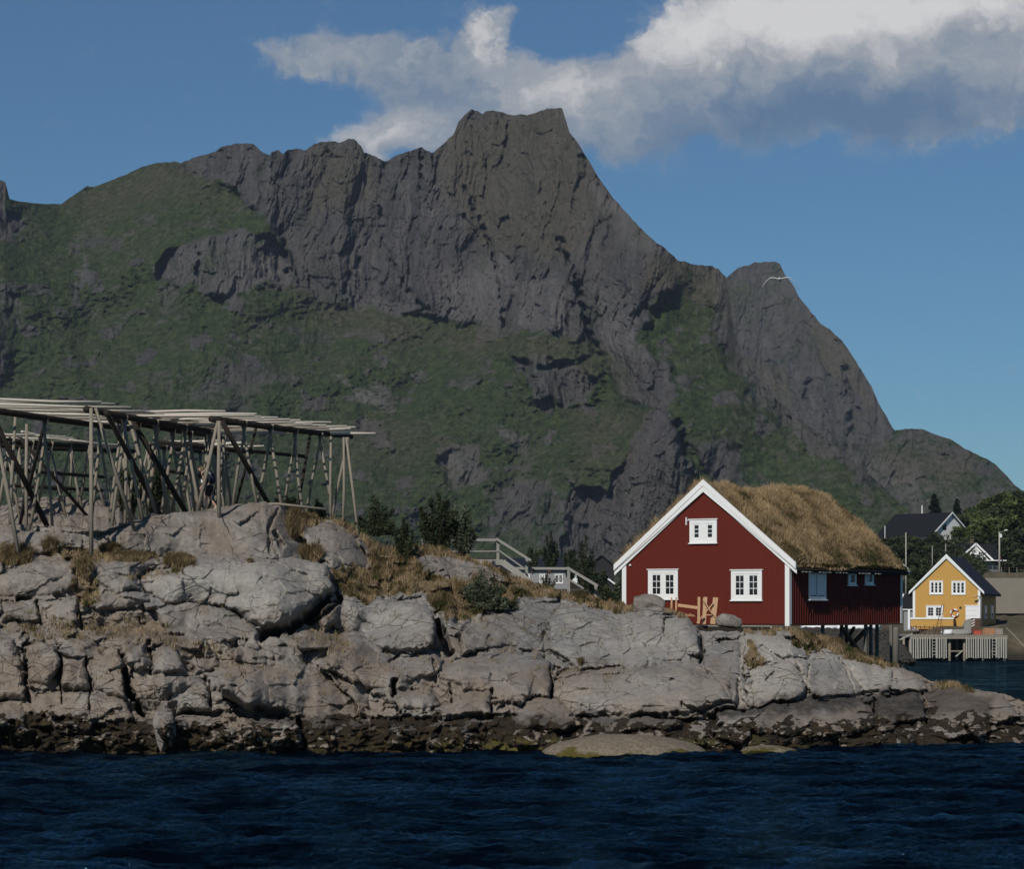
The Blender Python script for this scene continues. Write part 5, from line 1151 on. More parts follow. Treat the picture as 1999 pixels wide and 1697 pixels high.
legsI = trestles(I0, I1, (.02, .25, .5, .75, .98), .75, 0, .08)+trestles(I2, I3, (.1, .6), .6, 0, .075)
rack('fish_rack', 'low fish drying rack seen behind the walking person', [(I0, I1), (I2, I3)], poles((I0, I1), (I2, I3), 7, .5, .5, .4), legsI, [(I0+Vector((.2, 0, -1.)), I1+Vector((0, 0, -1.2)), .08), (I2+Vector((-1.2, 0, .1)), I3+Vector((2.4, 0, -.2)), .09), (I1+Vector((.8, -3, -.2)), gp(I1.x-.6, I1.y-3), .06)])
# fallen poles lying on the rock
o = MB().tube([Vector((0, 0, 0)), Vector((1.7, .1, .08)), Vector((3.6, .3, -.12))], [.07, .06, .05], 7).build('fallen_pole', MT['grey_wood'], None, W(455, 988, 104.2)); tag(o, 'weathered pole lying on the bare rock behind the walking person', 'pole')

# ------------------------------------------------------------------- walkway ----
wk = empty('walkway', W(972, 1100, 112), 0, 'grey timber walkway with handrails and steps down to the right', 'walkway'); fo = Vector(wk.location)
dw = 112.
def K(px, py, D=dw): return W(px, py, D)-fo
MB().bar(K(822, 1055), K(972, 1054.5), .12, .10).build('handrail', MT['weathered'], wk); MB().bar(K(876, 1077), K(972, 1076.5), .09, .05).build('lower_rail', MT['weathered'], wk)
MB().bar(K(969, 1052, dw-.1), K(1037, 1095, dw-.5), .14, .09).build('handrail', MT['weathered'], wk); MB().bar(K(973, 1074, dw-.05), K(1029, 1114, dw-.4), .10, .05).build('lower_rail', MT['weathered'], wk)
for px, y0, y1 in ((826, 1055, 1080), (911, 1056, 1102), (972, 1052, 1106), (1028, 1092, 1134)):
    MB().bar(K(px, y0, dw+.05), K(px, y1+10, dw+.05), .12).build('post', MT['weathered'], wk)
MB().bar(K(915, 1098, dw-.1), K(982, 1098, dw-.1), .06, .24).build('edge_beam', MT['weathered'], wk)
MB().box(*(K(905, 0).x, K(980, 0).x), .0, 1.6, K(0, 1094).z, K(0, 1093).z+.05).build('deck', MT['dark_wood'], wk)
MB().bar(K(981, 1098, dw-.25), K(1035, 1137, dw-.6), .26, .06, up=(0, 1, 0)).build('stair_stringer', MT['weathered'], wk)
MB().bar(K(981, 1098, dw+1.0), K(1035, 1137, dw+.8), .26, .06, up=(0, 1, 0)).build('stair_stringer', MT['weathered'], wk)
for k in range(7): t = (k+.5)/7; q = K(981+54*t, 1096+39*t, dw-.2-.35*t); MB().box(q.x-.12, q.x+.14, q.y, q.y+1.2, q.z-.02, q.z+.02).build('step', MT['weathered'], wk)
MB().bar(K(986, 1093, dw+1.2), K(986, 1104, dw+1.2), .05).build('post', MT['weathered'], wk)
MB().bar(K(1002, 1110, dw+.5), K(1113, 1110.5, dw-.3), .13, .10).build('handrail', MT['weathered'], wk); MB().bar(K(1030, 1131, dw), K(1112, 1131, dw-.3), .09, .05).build('lower_rail', MT['weathered'], wk)
MB().bar(K(1108, 1109, dw-.3), K(1168, 1145, dw-1.), .13, .09).build('handrail', MT['weathered'], wk); MB().bar(K(1110, 1131, dw-.3), K(1140, 1150, dw-.7), .09, .05).build('lower_rail', MT['weathered'], wk)
for px, y0, y1 in ((1110, 1109, 1160), (1163, 1142, 1175)): MB().bar(K(px, y0, dw-.3), K(px, y1, dw-.3), .12).build('post', MT['weathered'], wk)

# ------------------------------------------------------------------ vegetation --
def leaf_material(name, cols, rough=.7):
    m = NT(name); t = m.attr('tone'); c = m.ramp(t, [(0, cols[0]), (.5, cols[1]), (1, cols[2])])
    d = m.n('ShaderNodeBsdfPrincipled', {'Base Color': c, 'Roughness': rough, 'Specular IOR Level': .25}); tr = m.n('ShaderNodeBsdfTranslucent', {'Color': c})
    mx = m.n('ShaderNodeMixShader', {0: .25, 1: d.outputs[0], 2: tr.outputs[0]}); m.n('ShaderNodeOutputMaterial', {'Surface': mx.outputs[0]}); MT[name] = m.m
leaf_material('leaf_dark', [(.014, .021, .008), (.032, .044, .016), (.075, .092, .040)])
leaf_material('leaf_sage', [(.035, .045, .022), (.09, .11, .06), (.19, .21, .14)])
leaf_material('leaf_green', [(.012, .020, .005), (.045, .066, .016), (.12, .15, .045)])
leaf_material('leaf_olive', [(.02, .028, .012), (.05, .065, .025), (.10, .12, .05)])
leaf_material('needle', [(.006, .012, .007), (.012, .022, .012), (.03, .045, .022)])
def leaves(Pc, size, tone, up=.3):
    """quads with random orientation at points"""
    n = len(Pc); r1 = RNG.normal(size=(n, 3)); r1 /= np.linalg.norm(r1, axis=1)[:, None]
    r2 = RNG.normal(size=(n, 3)); r2 -= (r2*r1).sum(1)[:, None]*r1; r2 /= np.linalg.norm(r2, axis=1)[:, None]
    sz = (size*RNG.uniform(.6, 1.3, n))[:, None]
    V_ = np.stack([Pc-r1*sz, Pc+r2*sz*.45, Pc+r1*sz, Pc-r2*sz*.45], 1).reshape(-1, 3)
    i = np.arange(n)[:, None]*4; return V_, np.concatenate([i, i+1, i+2, i+3], 1), np.repeat(np.clip(tone, 0, 1), 4)
def shrub_meshes(h, w_, nb, nleaf, size, seed, habit='upright', cl=.13):
    """branches plus leaf clusters along them"""
    r = np.random.default_rng(seed); st = MB(); pts = []; tn = []
    for b in range(nb):
        a = r.uniform(0, 2*np.pi); t0 = r.uniform(0, .25)
        if habit == 'upright': tip = np.array([np.cos(a)*w_*.5*r.uniform(.15, 1), np.sin(a)*w_*.5*r.uniform(.15, 1), h*r.uniform(.55, 1.0)]); tip[2] *= 1-.35*np.hypot(tip[0], tip[1])/(w_*.5)
        elif habit == 'mound':
            el = np.arccos(r.uniform(0, 1)); tip = np.array([np.cos(a)*np.sin(el)*w_*.5, np.sin(a)*np.sin(el)*w_*.5, h*np.cos(el)])*r.uniform(.75, 1.05)
        else:
            z = h*r.uniform(.08, 1)**.9; rr_ = (1-z/h)*w_*.5*r.uniform(.7, 1.1)+.04; tip = np.array([np.cos(a)*rr_, np.sin(a)*rr_, z-.04*h])
        base = np.array([0, 0, 0.]) if habit != 'cone' else np.array([0, 0, tip[2]+.05*h])
        base = base+r.normal(0, .03, 3)*w_; mid = base*.5+tip*.5+r.normal(0, .06, 3)*w_
        if habit != 'cone' or b % 3 == 0: st.tube([base, mid, tip], [.022*h*.5, .014*h*.5, .004], 4, False)
        nl = nleaf//nb; t = r.uniform(.15 if habit != 'cone' else 0, 1.05, nl)**.75; tt = t[:, None]
        q = (1-tt)**2*base+2*tt*(1-tt)*mid+tt**2*tip+r.normal(0, cl*(.4+.6*(1-np.abs(2*t-1)))[:, None]*np.ones((nl, 3)))*w_*.6
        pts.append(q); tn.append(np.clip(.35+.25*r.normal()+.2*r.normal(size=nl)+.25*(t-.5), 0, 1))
    if habit == 'cone': st.tube([(0, 0, -.2), (0, 0, h*.5), (0, 0, h*.98)], [.03*h, .018*h, .004*h], 6, False)
    pts = np.concatenate(pts); pts[:, 2] = np.maximum(pts[:, 2], .02); V_, Fq, T = leaves(pts, size, np.concatenate(tn)); return st, V_, Fq, T
def shrub(name, label, loc, h, w_, nb, nleaf, size, seed, mat, habit='upright', cat='shrub', group=None, cl=.13, crown='foliage', stem='stems'):
    e = empty(name, loc, 0, label, cat, group); st, V_, Fq, T = shrub_meshes(h, w_, nb, nleaf, size, seed, habit, cl)
    st.build(stem, MT['brown_wood'], e); raw_mesh(crown, V_, Fq, MT[mat], e, False, T); return e
def gp2(px, py, D): q = W(px, py, D); q.z = max(min(q.z, gz(q.x, q.y, q.z)), q.z-.3); return q
def gh(px, py): q = hit(px, py); return q+Vector((0, .1, -.08))
shrub('willow_shrub', 'slim upright green shrub in the tall straw grass right of the racks', gh(790, 1108), 2.15, 1.0, 14, 5200, .05, 31, 'leaf_dark')
shrub('willow_shrub', 'tall dark shrub standing left of its paler twin by the handrail', gp2(855, 1082, 108.6), 3.1, 1.7, 22, 9500, .06, 32, 'leaf_dark')
shrub('willow_shrub', 'silvery green upright shrub touching the walkway handrail', gp2(902, 1080, 109.), 2.75, 1.25, 18, 8000, .055, 33, 'leaf_sage')
shrub('juniper', 'low rounded grey-green juniper on the grassy slope below the walkway', gh(948, 1186), 1.5, 1.9, 46, 9500, .05, 34, 'leaf_sage', 'mound', 'shrub', None, .10)
shrub('juniper', 'dark low spreading bush at the right foot of the rounded juniper', gh(982, 1184), .5, 1.3, 20, 2600, .045, 44, 'leaf_dark', 'mound')
shrub('willow_shrub', 'dark bush behind the right end of the fish rack', gp2(735, 1030, 109), 1.6, 1.9, 20, 6000, .055, 35, 'leaf_dark', 'mound')
shrub('willow_shrub', 'dark leafy bush behind the tall posts of the left racks', gp2(245, 1000, 113), 2.7, 1.7, 18, 6500, .06, 36, 'leaf_dark')
shrub('willow_shrub', 'bushy dark shrub in the middle behind the racks', gp2(300, 995, 114), 2.3, 2.2, 22, 7000, .06, 37, 'leaf_dark')
shrub('willow_shrub', 'low dark shrub behind the rock at the middle rack', gp2(560, 990, 111), .9, 1.5, 14, 2500, .05, 38, 'leaf_dark', 'mound')
shrub('willow_shrub', 'small bush in the straw at the left wall of the red house', gp2(1185, 1180, 108), 1.1, 1.2, 14, 3000, .045, 39, 'leaf_olive', 'mound')
shrub('willow_shrub', 'thin young shrub in front of the grey house', gp2(1070, 1160, 109.5), 1.35, .8, 9, 1300, .045, 40, 'leaf_dark')
shrub('willow_shrub', 'small shrub at the far end of the flat rock behind the racks', gp2(620, 1010, 110), 1.0, 1.3, 12, 2200, .05, 45, 'leaf_dark', 'mound')
for i, (px, pb, pt, D, wd_, hb_, lab, mt) in enumerate([(1040, 1120, 1058, 285, 1.6, 'upright', 'slim dark tree just right of the walkway steps', 'leaf_dark'), (1073, 1120, 1030, 288, 2.1, 'upright', 'narrow dark tree rising above the grey roof', 'leaf_dark'),
     (1140, 1150, 1040, 290, 3.6, 'upright', 'broad dark tree left of the red house', 'leaf_dark'), (1112, 1140, 1062, 290, 1.8, 'upright', 'thin tree between the grey house and the broad tree', 'leaf_dark'), (1200, 1180, 1110, 262, 2.8, 'mound', 'round bush beside the left corner of the red house', 'leaf_olive'),
     (1165, 1160, 1105, 280, 3., 'mound', 'low bush below the black shed', 'leaf_dark')]):
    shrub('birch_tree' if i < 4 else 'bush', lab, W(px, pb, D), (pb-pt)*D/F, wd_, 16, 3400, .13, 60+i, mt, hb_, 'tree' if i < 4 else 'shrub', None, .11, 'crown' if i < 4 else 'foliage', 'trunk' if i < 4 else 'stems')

# grass on the headland: blades rooted on the displaced rock
cols_, rows_ = V.shape[1], V.shape[0]
def root_points(mask, n):
    w_ = np.clip(mask, 0, None).reshape(-1).copy(); w_ /= w_.sum(); i = RNG.choice(w_.size, n, p=w_); jx_ = RNG.uniform(-.02, .02, (n, 3)); jx_[:, 2] = 0
    return V.reshape(-1, 3)[i]+jx_, i
PXf = np.concatenate([np.repeat(PX[:1], 8, 0), PX, np.repeat(PX[-1:], NB, 0)]); PYf = np.concatenate([np.repeat(PY[:1], 8, 0), PY, np.repeat(PY[-1:], NB, 0)])
isf = np.zeros(V.shape[:2]); isf[8:8+NRH] = 1; isf[8+NRH:8+NRH+14] = 1
Gc = Gb*isf*(V[..., 2] > 1.0); Gc[8+NRH:] *= sstep(600, 700, PXf[8+NRH:])*sstep(1250, 1200, PXf[8+NRH:])
clump = sstep(-.1, .5, fbm(V[..., 0]*1.3, V[..., 1]*1.3+V[..., 2], 700, 3))
m1 = sstep(.3, .75, Gc)*(.05+clump*(.35+.65*sstep(-.2, .3, fbm(V[..., 0]*.5, V[..., 1]*.5, 705, 3))))
Pn, ix = root_points(m1, 62000)
pxr, pyr = PXf.reshape(-1)[ix], PYf.reshape(-1)[ix]
tall = .13+.24*np.exp(-((pxr-745)/45)**2-((pyr-1065)/60)**2)+.22*np.exp(-((pxr-590)/40)**2-((pyr-1050)/50)**2)+.10*clump.reshape(-1)[ix]-.02*((pxr > 800) & (pxr < 1215))
tn = .42+.55*fbm(Pn[:, 0]/.8, Pn[:, 1]/.8, 710, 3)+.12*(pyr < 1100)-.3*np.exp(-((pxr-930)/70)**2-((pyr-1190)/30)**2)
g1 = blades('dry_grass', Pn, tall, .020, .6, MT['rock_grass'], None, tn, (.16, .05)); g1['kind'] = 'stuff'
# scattered tufts in the joints of the rock
m2 = sstep(.5, .9, Gc*1.2)*0+isf*(1-sstep(.3, .6, Gb))*sstep(.32, .6, fbm(PXf/24, PYf/14, 720, 3))*(V[..., 2] > 1.7)*sstep(1400, 1000, PXf+.0)*.5*sstep(1400, 1330, PYf)
Pn, ix = root_points(m2*sstep(1160, 1200, PYf)+.35*m2, 4500)
g2 = blades('grass_tufts', Pn, .16, .018, .9, MT['rock_grass'], None, .5+.3*fbm(Pn[:, 0]*2, Pn[:, 1]*2, 730, 2), (.1, .0)); g2['kind'] = 'stuff'
# big individual tussocks
TU = [(30, 1090, 30, 16, .5, 'arching reddish tussock at the left edge'), (98, 1075, 14, 12, .5, 'dark upright tuft left of the racks'), (255, 1090, 40, 8, .28, 'golden tuft below the tall post'), (345, 1100, 26, 10, .42, 'dense brown tuft at the foot of the dome rock'),
      (575, 1030, 14, 26, .6, 'tall straw tussock beside the dome rock'), (605, 1085, 20, 10, .5, 'golden tussock between two rocks'), (665, 1010, 26, 8, .4, 'pale tuft below the last rack legs'), (170, 1110, 10, 26, .3, 'thin tuft between grey slabs'),
      (1133, 1298, 4, 3, .34, 'small rusty dock plant on the bare middle rock'), (488, 1098, 5, 2, .2, 'tiny stems in a joint of the dome rock'), (215, 1075, 22, 8, .3, 'brown tuft on the ledge under the racks')]
for i, (px, py, rx_, ry_, h_, lab) in enumerate(TU):
    n = int(110*(rx_*ry_)**.5); a = RNG.uniform(0, 6.28, n); r_ = np.sqrt(RNG.random(n)); pts = []
    for k in range(n):
        q = hit(px+rx_*r_[k]*math.cos(a[k]), py+ry_*r_[k]*math.sin(a[k]))
        if q: pts.append((q.x, q.y, q.z-.02))
    if not pts: continue
    o = blades('grass_tussock', np.array(pts), h_, .018, .95, MT['rock_grass'], None, .4+.15*RNG.normal(size=len(pts))+(.0), (.08, 0)); tag(o, lab, 'tussock', 'grass tussocks on the headland')

# ------------------------------------------------ the wooded slope at the right --
def crown_mesh(seed, mat, n=2600, size=.34, r=(2.6, 2.6, 2.4), zc=3.6):
    rr_ = np.random.default_rng(seed); P_ = []; T = []
    k = 26
    for i in range(k):
        d = rr_.normal(size=3); d /= np.linalg.norm(d); d[2] = abs(d[2])*1.05-.25; c_ = d*np.array(r)*rr_.uniform(.45, .95)+[0, 0, zc]
        cr_ = rr_.uniform(.55, 1.05)*r[0]*.36; m_ = n//k
        q = rr_.normal(size=(m_, 3)); q /= np.linalg.norm(q, axis=1)[:, None]; q *= (cr_*rr_.uniform(.55, 1.08, m_))[:, None]*[1, 1, .8]
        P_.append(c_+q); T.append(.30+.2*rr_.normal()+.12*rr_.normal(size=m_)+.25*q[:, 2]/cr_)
    return leaves(np.concatenate(P_), size, np.concatenate(T))
protos = []
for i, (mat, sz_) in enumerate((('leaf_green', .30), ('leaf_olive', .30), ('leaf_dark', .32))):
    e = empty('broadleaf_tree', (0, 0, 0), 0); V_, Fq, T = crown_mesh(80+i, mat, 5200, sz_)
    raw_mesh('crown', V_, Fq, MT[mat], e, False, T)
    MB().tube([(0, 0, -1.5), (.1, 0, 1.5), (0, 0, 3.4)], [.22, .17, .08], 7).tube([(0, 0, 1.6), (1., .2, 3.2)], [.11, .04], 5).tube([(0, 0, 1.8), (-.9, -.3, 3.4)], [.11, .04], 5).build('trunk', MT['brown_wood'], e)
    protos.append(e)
trees = [  # px, py of crown top, D, scale, kind, label
 (1985, 962, 470, 1.5, 0, 'bright tree on the skyline at the right edge'), (1940, 985, 465, 1.35, 1, 'olive tree on the skyline behind the lit crown'), (1900, 1000, 455, 1.2, 0, 'tree on the skyline right of the spruce'), (1875, 1003, 440, .95, 1, 'small tree touching the gable of the black-roofed house'),
 (1925, 1005, 438, 1.5, 0, 'large lit broad crown above the decorated white house'), (1965, 1000, 440, 1.4, 0, 'rounded lit crown right of the largest crown'), (1890, 1020, 425, 1.15, 0, 'lit crown beside the white gable on the hill'), (1915, 1035, 420, 1., 2, 'shaded tree just behind the chimney'),
 (1990, 1025, 415, 1.6, 2, 'dark tree behind the street lamp'), (1960, 1045, 412, 1.1, 2, 'dark low tree between the lamp and the chimney'), (1995, 1070, 408, 1.3, 2, 'darkest tree at the right edge above the fence'), (2040, 985, 450, 1.6, 1, 'tree cut off by the right edge of the view'), (2045, 1050, 412, 1.7, 2, 'dark tree cut off by the right edge'),
 (1820, 1036, 415, 1.15, 2, 'dark tree in front of the black-roofed house'), (1790, 1045, 405, 1.05, 2, 'dark tree left of the flagpole foot'), (1850, 1052, 400, 1.0, 2, 'dark tree between the two white houses'), (1760, 1055, 395, .9, 1, 'small tree rising behind the turf roof'), (1830, 1070, 380, .9, 2, 'dark bushy tree above the yellow gable'),
 (1800, 1085, 360, 1.0, 1, 'olive tree behind the yellow gable'), (1775, 1085, 350, .9, 2, 'dark low tree beside the thin pole'), (1795, 1105, 320, .95, 1, 'greyish bush left of the yellow gable'), (1780, 1128, 310, .9, 1, 'lowest greyish bush by the red house corner'), (1815, 1100, 330, .75, 1, 'small grey-green bush against the yellow rake'),
 (1905, 985, 490, 1.2, 1, 'olive tree on the far skyline left of the bright crowns'), (1930, 970, 490, 1.2, 0, 'green tree on the far skyline in the middle of the wood'), (1965, 955, 488, 1.3, 0, 'high green tree on the far skyline near the right edge'), (1998, 950, 486, 1.3, 1, 'highest olive tree on the skyline at the right edge'), (1870, 1000, 470, .9, 1, 'small olive tree beside the slim spruce'),
 (1745, 1044, 402, .95, 2, 'dark tree hiding the foot of the black-roofed house at its left end'), (1772, 1041, 408, 1.0, 2, 'dark tree under the middle of the long black roof'), (1810, 1060, 395, 1., 2, 'dark tree under the right end of the long black roof'),
 (1945, 990, 480, 1.3, 1, 'olive tree at the back of the wood'), (2000, 1110, 402, .8, 2, 'low dark bush at the right edge behind the fence'), (1905, 1085, 398, .01, 2, 'x')]
used = [False]*3
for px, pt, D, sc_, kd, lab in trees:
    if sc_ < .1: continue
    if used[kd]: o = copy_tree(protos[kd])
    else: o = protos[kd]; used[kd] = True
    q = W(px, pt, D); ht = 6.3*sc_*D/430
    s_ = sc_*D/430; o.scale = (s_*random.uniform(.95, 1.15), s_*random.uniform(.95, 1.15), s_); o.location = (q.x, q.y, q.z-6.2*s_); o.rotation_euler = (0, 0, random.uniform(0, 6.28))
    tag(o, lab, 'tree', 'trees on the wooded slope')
# dark undergrowth that fills the wood
n = 26000; a = RNG.uniform(.157, .215, n); y = RNG.uniform(345, 500, n); x = a*y; z = hland(x, y); hh = 1.6+1.6*fbm(x/5, y/5, 740, 3)
kp = (hh > .3) & ((y > 418) | (a < .178)); q = np.stack([x, y, z+RNG.uniform(0, 1, n)*np.maximum(hh, .3)], 1)[kp]
V_, Fq, T = leaves(q, .34, .3+.2*RNG.normal(size=len(q))); o = raw_mesh('undergrowth', V_, Fq, MT['leaf_olive'], None, False, T); o['kind'] = 'stuff'
def spruce(px, pt, pb, D, w_, lab, seed): 
    shrub('spruce_tree', lab, W(px, pb, D), (pb-pt)*D/F, w_, 90, 6500, .26, seed, 'needle', 'cone', 'tree', None, .05, 'crown', 'trunk')
spruce(1824, 968, 1030, 450, 4.6, 'dark spruce standing behind the black roof', 91); spruce(1868, 975, 1030, 470, 2.8, 'slim spruce top at the edge of the wood', 92)

# poles, lamp, fence, retaining wall
def pole(name, px, pt, pb, D, w_, mat, lab, cat): o = MB().tube([(0, 0, -1), (0, 0, (pb-pt)*D/F)], [w_, w_*.7], 8).build(name, MT[mat], None, W(px, pb, D)); return tag(o, lab, cat)
pole('flagpole', 1800, 987, 1045, 432, .10, 'white_paint', 'white flagpole in front of the black roof', 'flagpole')
pole('flagpole', 1727.5, 1027, 1055, 420, .06, 'white_paint', 'thin white pole at the left end of the black roof', 'pole'); pole('flagpole', 1742, 1014, 1045, 445, .05, 'white_paint', 'short thin pole just behind the left slope of the black roof', 'pole')
pole('utility_pole', 1768.5, 1040, 1170, 300, .085, 'bleached', 'tall pale utility pole right of the red house corner', 'pole'); pole('utility_pole', 1820, 1066, 1110, 350, .08, 'weathered', 'grey pole in the trees left of the yellow gable', 'pole'); pole('utility_pole', 1846, 1062, 1090, 380, .09, 'weathered', 'grey pole directly above the yellow gable peak', 'pole')
lp = empty('street_lamp', W(1951, 1097, 395), 0, 'street lamp on a wooden pole beside the carport', 'street lamp')
MB().tube([(0, 0, -2.5), (0, 0, 4.4)], [.14, .11], 8).build('pole', MT['bleached'], lp); MB().box(-.05, .35, -.1, .1, 3.6, 4.1).build('junction_box', MT['white_paint'], lp)
MB().tube([(0, 0, 4.2), (.5, 0, 4.5), (.8, 0, 4.6)], .035, 6).build('arm', MT['grey_paint'], lp); MB().tube([(.7, 0, 4.58), (.95, 0, 4.66), (1.25, 0, 4.7)], [.05, .10, .05], 8).build('lamp_head', MT['white_paint'], lp)
rw = MB().box(0, 26, 0, .5, -4, 0).build('retaining_wall', MT['concrete'], None, W(1922, 1129, 300.6)); tag(rw, 'long beige concrete retaining wall behind the yellow house', 'wall')
fc = empty('wire_fence', W(1955, 1128, 330), 0, 'wire fence with thin posts above the retaining wall', 'fence')
for k in range(7): MB().bar((k*.95, 0, -.3), (k*.95, 0, 1.25), .07).build('post', MT['grey_wood'], fc)
mb = MB()
for zz_ in (.25, .6, .95, 1.2): mb.bar((0, 0, zz_), (6.2, 0, zz_), .015)
mb.build('wire', MT['iron'], fc)
# rubble bank under and behind the red house
rb = []; 
bm = bmesh.new(); bmesh.ops.create_icosphere(bm, subdivisions=1, radius=1); ic = np.array([v.co[:] for v in bm.verts]); icf = np.array([[v.index for v in f.verts] for f in bm.faces]); bm.free()
VV_, FF_ = [], []; nn_ = 0
for k in range(4200):
    r_ = RNG; px_ = r_.uniform(1520, 1792); t = r_.random(); D = 150+60*t; pyt = 1292-62*t+r_.normal(0, 2)
    if px_ > 1782-(1292-pyt)*.75: continue
    if pyt < 1232+ (1-sstep(1540, 1700, px_))*-6: pyt = 1232+r_.uniform(0, 6)
    c_ = np.array(W(px_, pyt, D)); s_ = r_.uniform(.10, .36)*np.array([1.1, .9, .65]); q = ic.copy()
    for j in range(4):
        nrm = r_.normal(size=3); nrm /= np.linalg.norm(nrm); dt = q@nrm; q -= np.outer(np.maximum(dt-r_.uniform(.45, .85), 0), nrm)
    VV_.append(q*s_+c_); FF_.append(icf+nn_); nn_ += len(ic)
o = raw_mesh('rubble_bank', np.concatenate(VV_), np.concatenate(FF_), MT['rubble'] if 'rubble' in MT else simple('rubble', (.040, .036, .030), .9, .6, 1.5, .5, .1), None, False); o['kind'] = 'structure'
mb = MB(); a, b, c_, d = W(1505, 1305, 148), W(1772, 1300, 148), W(1728, 1233, 212), W(1505, 1231, 212); a.z = b.z = -.8; mb.add([a, b, c_, d], [(0, 1, 2, 3)]); mb.add([c_, d, d+Vector((0, 3, -4)), c_+Vector((0, 3, -4))], [(0, 1, 2, 3)])
o = mb.build('rubble_base', simple('rubble_base', (.025, .022, .018), .95), None); o['kind'] = 'structure'
# white boats hauled up, glimpsed under the house
for px, D, L_b, lab in ((1602, 235, 4.4, 'white boat hull glimpsed under the left half of the red boathouse'), (1672, 235, 5.4, 'white boat hull glimpsed under the right half of the red boathouse')):
    q = W(px, 1228, D); hull('beached_boat', q, L_b*.8, 1.7, .5, 0, MT['white_paint'], lab, 'boat')

# ----------------------------------------------------------------------- gull ----
gl = empty('gull', W(1522, 546, 118), R(-8), 'white gull gliding with bent wings before the far peak', 'gull')
def wing(sg):
    st = [(0, 0, .0, .24), (.22, .02, .075, .23), (.42, -.02, .07, .19), (.60, .06, -.06, .125), (.78 if sg < 0 else .84, .12, -.30 if sg < 0 else -.42, .012)]
    V_ = []; Fq = []
    for x_, y_, z_, c_ in st:
        for yy_, zz2 in ((-.5, .01), (-.2, .026), (.15, .016), (.5, -.012), (.15, -.014), (-.2, -.016)): V_.append((sg*x_, y_+yy_*c_, z_+zz2))
    for i in range(4):
        for j in range(6): k_ = (j+1) % 6; Fq.append((i*6+j, i*6+k_, (i+1)*6+k_, (i+1)*6+j))
    return MB().add(V_, Fq+[tuple(range(6)), tuple(range(24, 30))], True)
bd = MB().tube([(0, -.30, .01), (0, -.26, .015), (0, -.20, .02), (0, -.08, .0), (0, .08, -.005), (0, .2, .0), (0, .30, .01)], [.018, .048, .055, .085, .088, .05, .015], 10).build('body', MT['white_paint'], gl)
MB().prism([(-.02, 0), (.02, 0), (.06, .012), (-.06, .012)], .22, .38).build('tail', MT['white_paint'], gl)
MB().tube([(0, -.29, .012), (0, -.34, .0), (0, -.355, -.01)], [.012, .009, .003], 6).build('beak', MT['yellow_paint'], gl)
for sg in (-1, 1): wing(sg).build('wing', MT['white_paint'], gl)
for sg in (-1, 1):
    x_ = .80 if sg < 0 else .86; z_ = -.325 if sg < 0 else -.445
    MB().add([(sg*(x_-.07), .09, z_+.11), (sg*(x_-.07), .15, z_+.105), (sg*x_, .14, z_)], [(0, 1, 2)]).build('wing_tip', MT['rubber'], gl)

# --------------------------------------------------------------------- person ----
simple_skin = simple('skin', (.50, .30, .21), .6, .05); MT['skin'] = simple_skin
MT['jacket'] = simple('jacket', (.035, .035, .033), .85, .2, 6, .4, .01); MT['shorts'] = simple('shorts', (.018, .018, .02), .85, .2); MT['pack'] = simple('pack', (.010, .013, .026), .7, .2); MT['hair'] = simple('hair', (.13, .095, .06), .8, .3, 20)
MT['shoe'] = simple('shoe', (.45, .36, .28), .7, .1); MT['shirt'] = simple('shirt', (.6, .6, .58), .8, .05)
def skin(name, V_, E_, Rr, mat, parent, sub=2):
    me = bpy.data.meshes.new(name); me.from_pydata(V_, E_, []); o = link_mesh(name, me, mat, parent)
    m_ = o.modifiers.new('skin', 'SKIN'); m_.use_smooth_shade = True
    sv = me.skin_vertices[0].data if me.skin_vertices else None
    if sv is None:
        bm = bmesh.new(); bm.from_mesh(me); bm.verts.layers.skin.verify(); bm.to_mesh(me); bm.free(); sv = me.skin_vertices[0].data
    for i, r_ in enumerate(Rr): sv[i].radius = (r_, r_) if not isinstance(r_, tuple) else r_; sv[i].use_root = (i == 0)
    s_ = o.modifiers.new('sub', 'SUBSURF'); s_.levels = s_.render_levels = sub; return o
q = W(404, 1002, 102.4); q.z = gz(q.x, q.y, q.z)+.0
pe = empty('person', q, 0, 'person walking with a dark backpack, dark jacket, shorts and bare calves', 'person')
# facing -x; x forward is negative.  body as one surface
BV = [(.06, 0, .90), (.02, 0, 1.08), (-.06, 0, 1.28), (-.13, 0, 1.42), (-.19, -.0, 1.49), (-.25, 0, 1.545), (-.275, 0, 1.63),
      (.05, -.09, .86), (-.02, -.09, .50), (-.01, -.09, .09), (-.04, -.09, .05), (-.20, -.09, .035),
      (.07, .09, .86), (.09, .09, .48), (.30, .09, .20), (.335, .09, .14), (.27, .09, .03),
      (-.07, -.19, 1.38), (-.02, -.24, 1.12), (-.17, -.20, .92), (-.21, -.19, .86),
      (-.07, .19, 1.38), (.04, .24, 1.12), (-.10, .22, .92), (-.15, .21, .86)]
BE = [(0, 1), (1, 2), (2, 3), (3, 4), (4, 5), (5, 6), (0, 7), (7, 8), (8, 9), (9, 10), (10, 11), (0, 12), (12, 13), (13, 14), (14, 15), (15, 16), (3, 17), (17, 18), (18, 19), (19, 20), (3, 21), (21, 22), (22, 23), (23, 24)]
BR = [.13, .12, .135, .11, .052, .085, .085, .085, .055, .036, .045, .028, .085, .055, .038, .045, .028, .05, .042, .032, .03, .05, .042, .032, .03]
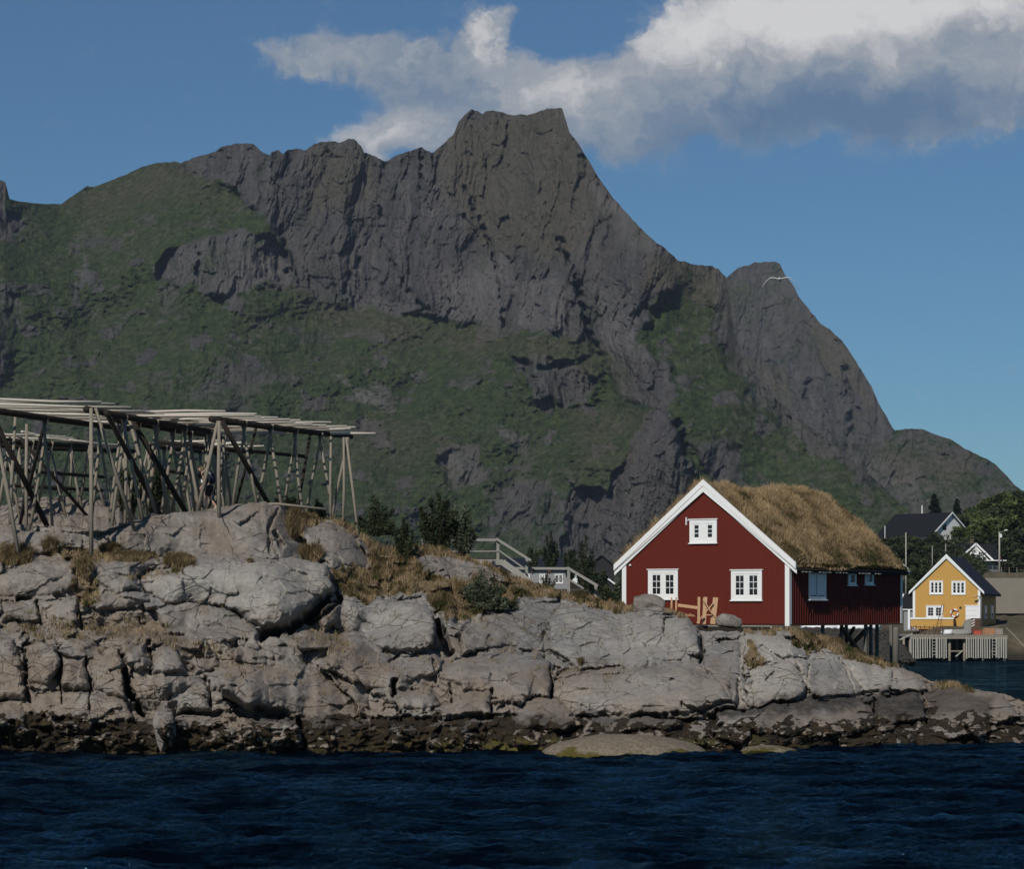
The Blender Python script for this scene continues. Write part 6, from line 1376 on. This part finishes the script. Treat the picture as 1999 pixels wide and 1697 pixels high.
for hx_, hy_, hz_ in ((-.21, -.19, .86), (-.15, .21, .86)):      # five fingers on each hand
    b0 = 20 if hy_ < 0 else 24
    for k in range(4):
        n0 = len(BV); BV += [(hx_-.03+k*.016, hy_, hz_-.05), (hx_-.045+k*.018, hy_+.01, hz_-.095+abs(k-1)*.008)]; BE += [(b0, n0), (n0, n0+1)]; BR += [.010, .008]
    n0 = len(BV); BV += [(hx_-.045, hy_+.01, hz_-.02), (hx_-.065, hy_+.012, hz_-.055)]; BE += [(b0, n0), (n0, n0+1)]; BR += [.011, .009]
skin('body', BV, BE, BR, MT['skin'], pe)
jk = [(.05, 0, .93), (.01, 0, 1.1), (-.07, 0, 1.3), (-.12, 0, 1.43), (-.07, -.19, 1.39), (-.02, -.24, 1.12), (-.15, -.205, .96), (-.07, .19, 1.39), (.04, .24, 1.12), (-.08, .225, .96)]
skin('jacket', jk, [(0, 1), (1, 2), (2, 3), (3, 4), (4, 5), (5, 6), (3, 7), (7, 8), (8, 9)], [.155, .145, .155, .115, .075, .058, .048, .075, .058, .048], MT['jacket'], pe)
skin('shorts', [(.05, 0, .90), (.05, -.095, .84), (-.005, -.095, .52), (.07, .095, .84), (.095, .095, .50)], [(0, 1), (1, 2), (0, 3), (3, 4)], [.15, .115, .095, .115, .095], MT['shorts'], pe)
skin('backpack', [(.16, 0, .98), (.20, 0, 1.15), (.14, 0, 1.38), (.06, 0, 1.56)], [(0, 1), (1, 2), (2, 3)], [.13, .165, .15, .09], MT['pack'], pe)
MB().tube([(.05, -.16, 1.48), (.16, -.175, 1.36), (.24, -.16, 1.2)], .012, 5).build('backpack_strap', MT['shirt'], pe)
MB().tube([(-.2, -.10, 1.16), (-.17, -.14, 1.06), (-.12, -.15, 1.02)], [.02, .05, .02], 7).build('shirt_hem', MT['shirt'], pe)
skin('hair', [(-.235, 0, 1.60), (-.25, 0, 1.67), (-.20, 0, 1.56)], [(0, 1), (0, 2)], [.10, .085, .075], MT['hair'], pe)
MB().tube([(-.335, 0, 1.60), (-.365, 0, 1.575), (-.345, 0, 1.56)], [.012, .016, .01], 6).build('nose', MT['skin'], pe)
for sg in (-1, 1): MB().tube([(-.345, sg*.032, 1.615), (-.352, sg*.032, 1.613)], .010, 6).build('eye', MT['rubber'], pe); MB().tube([(-.26, sg*.085, 1.60), (-.25, sg*.095, 1.59)], [.02, .015], 6).build('ear', MT['skin'], pe)
MB().tube([(-.335, -.02, 1.535), (-.338, .02, 1.535)], .007, 5).build('mouth', MT['brown_wood'], pe)
skin('shoe', [(.02, -.09, .045), (-.1, -.09, .04), (-.22, -.09, .035)], [(0, 1), (1, 2)], [(.05, .045), (.045, .045), (.035, .04)], MT['shoe'], pe); skin('shoe', [(.36, .09, .17), (.33, .09, .09), (.27, .09, .02)], [(0, 1), (1, 2)], [(.045, .05), (.045, .045), (.035, .04)], MT['shoe'], pe)
for k_, p_ in enumerate(protos):
    if not used[k_]: bpy.data.objects.remove(p_)
